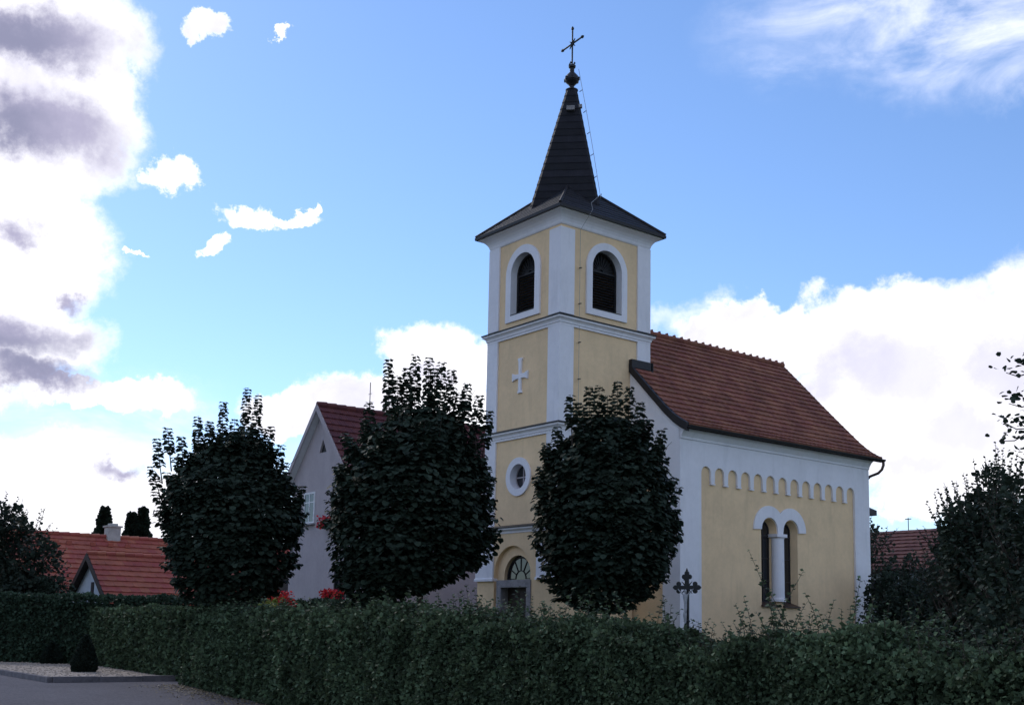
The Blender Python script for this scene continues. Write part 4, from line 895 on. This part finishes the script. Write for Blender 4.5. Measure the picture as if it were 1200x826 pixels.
n_ = 2600; s_ = rng.uniform(0, 12, n_); w_ = np.abs(rng.normal(size=n_))*.55+.02; e1 = np.array([HQ[0]-HP[0], HQ[1]-HP[1]])/HLn
P = np.c_[HP[0]+e1[0]*s_+e1[1]*w_, HP[1]+e1[1]*s_-e1[0]*w_, rng.uniform(.008, .03, n_)]
lt = leaves_mesh('leaf_litter', P, rng.normal(size=(n_, 3))*(1, 1, .1), np.tile([0, 0, 1.], (n_, 1))+rng.normal(size=(n_, 3))*.2, rng.uniform(.03, .06, n_), leafm('dry_leaf', (.15, .12, .07), tr=.05), None, six=False)
tag(lt, 'fallen leaves and crumbs of earth along the foot of the near hedge', 'leaf litter', kind='stuff')
# clipped cones in the gravel bed
def cone(label, x, y_, h_, r0, seed):
    global rng; rng = np.random.default_rng(seed); root = thing('topiary_cone', label, 'clipped shrub', (x, y_, .1), 'clipped cones in the gravel bed')
    n_ = 4200; t = rng.uniform(0, 1, n_)**1.3*.98; th_ = rng.uniform(0, 6.283, n_); pr = np.interp(t, [0, .06, .25, .6, .9, 1], [.8, .95, 1., .62, .2, .03])*r0
    P = np.c_[x+np.cos(th_)*pr, y_+np.sin(th_)*pr, .1+t*h_]+rng.normal(size=(n_, 3))*.012; Dr = np.c_[np.cos(th_), np.sin(th_), np.full(n_, .5)]+rng.normal(size=(n_, 3))*.5
    leaves_mesh('foliage', P, Dr, Dr+rng.normal(size=(n_, 3))*.5, rng.uniform(.035, .06, n_), LBOX, root)
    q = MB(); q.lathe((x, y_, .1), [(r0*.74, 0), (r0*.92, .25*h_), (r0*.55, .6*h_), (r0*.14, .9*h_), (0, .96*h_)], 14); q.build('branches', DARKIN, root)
cone('largest clipped cone, nearest the kerb in front of the hedge', -9.75, 9.95, 1.08, .35, 81)
cone('smallest clipped cone, between the two larger ones', -8.85, 16.2, .72, .33, 82)
cone('farthest clipped cone, tall and slim against the back hedge', -8.0, 22.9, 1.25, .42, 83)

# ------------------------------------------------------------------ cast iron crucifix on its stone
cp = at(805, 700, 25); cp = Vector((cp.x, cp.y, 0)); fdir = (-(fw*math.cos(R(38))) + (-rt)*math.sin(R(38))).normalized(); sd = Vector((-fdir.y, fdir.x, 0))
root = thing('wayside_cross', 'small black cast iron crucifix with trefoil ends behind the hedge, by the church corner', 'crucifix', cp)
q = MB(); q.obox(cp+Vector((0,0,.15)), fdir, sd, up, .42, .48, .15); q.obox(cp+Vector((0,0,.72)), fdir, sd, up, .26, .30, .42); q.obox(cp+Vector((0,0,1.19)), fdir, sd, up, .31, .35, .05); q.obox(cp+Vector((0,0,1.36)), fdir, sd, up, .18, .20, .12); q.build('pedestal', STONE, root, bevel=.015)
q = MB(); zt_ = 2.97; zc = 2.57
q.obox(cp+Vector((0,0,(1.48+2.78)/2)), fdir, sd, up, .022, .045, (2.78-1.48)/2); q.obox(cp+Vector((0,0,zc)), fdir, sd, up, .021, .19, .042)
for s1 in (-1, 1):
    c = cp+sd*(.20*s1)+Vector((0,0,zc))
    for dd in (sd*s1*.075, up*.075, -up*.075): q.lathe(c+dd-fdir*.02, [(.0,-.003),(.052,0),(.055,.02),(.052,.04),(0,.043)], 12, axis=fdir); 
    q.lathe(c+sd*s1*.11-fdir*.02, [(.0,-.003),(.03,0),(.03,.04),(0,.043)], 8, axis=fdir); q.lathe(c-fdir*.02, [(.0,-.003),(.06,0),(.06,.04),(0,.043)], 12, axis=fdir)
c = cp+Vector((0,0,2.80))
for dd in (up*.075, sd*.065, -sd*.065): q.lathe(c+dd-fdir*.02, [(.0,-.003),(.052,0),(.055,.02),(.052,.04),(0,.043)], 12, axis=fdir)
q.lathe(c-fdir*.02, [(.0,-.003),(.065,0),(.065,.04),(0,.043)], 12, axis=fdir); q.lathe(c+up*.13, [(.03,-.03),(.022,.02),(0,.07)], 8)
for z in (1.62, 1.85): q.lathe(cp+Vector((0,0,z)), [(.05,-.03),(.075,0),(.05,.03)], 10)
q.obox(cp+Vector((0,0,2.75))+fdir*.03, fdir, sd, up, .012, .06, .03)
for s1 in (-1, 1):
    for s2 in (-1, 1): q.tube([cp+Vector((0,0,zc))+sd*(.04*s1)+up*(.04*s2), cp+Vector((0,0,zc))+sd*(.13*s1)+up*(.13*s2)], [.02, .006], 6)
q.build('cross', IRON, root, bevel=.004)
# the small figure on the cross: one continuous skinned body
fo = cp+fdir*.06
J = [(0,0,2.12,.032),(0,0,2.24,.036),(0,.01,2.36,.045),(0,0,2.43,.022),(0.0,.01,2.49,.034),(0,.0,2.53,.028),
     (-.06,0,2.42,.018),(-.12,0,2.47,.014),(-.19,0,2.54,.011),(.06,0,2.42,.018),(.12,0,2.47,.014),(.19,0,2.54,.011),
     (-.022,.03,1.98,.024),(-.01,.01,1.84,.017),(-.008,.02,1.80,.014),(.022,.03,1.98,.024),(.01,.01,1.84,.017),(.008,.02,1.80,.014)]
E_ = [(0,1),(1,2),(2,3),(3,4),(4,5),(2,6),(6,7),(7,8),(2,9),(9,10),(10,11),(0,12),(12,13),(13,14),(0,15),(15,16),(16,17)]
me = bpy.data.meshes.new('figure'); me.from_pydata([tuple(fo+sd*x+fdir*y_+up*z-cp) for x, y_, z, _ in J], E_, []); me.materials.append(SILVER)
fg = bpy.data.objects.new('figure', me); COL.objects.link(fg); fg.parent = root
sm = fg.modifiers.new('skin', 'SKIN'); me.skin_vertices[0].data[0].use_root = True
for i, j in enumerate(J): me.skin_vertices[0].data[i].radius = (j[3], j[3])
sb = fg.modifiers.new('sub', 'SUBSURF'); sb.levels = 2; sb.render_levels = 2; sm.use_smooth_shade = True
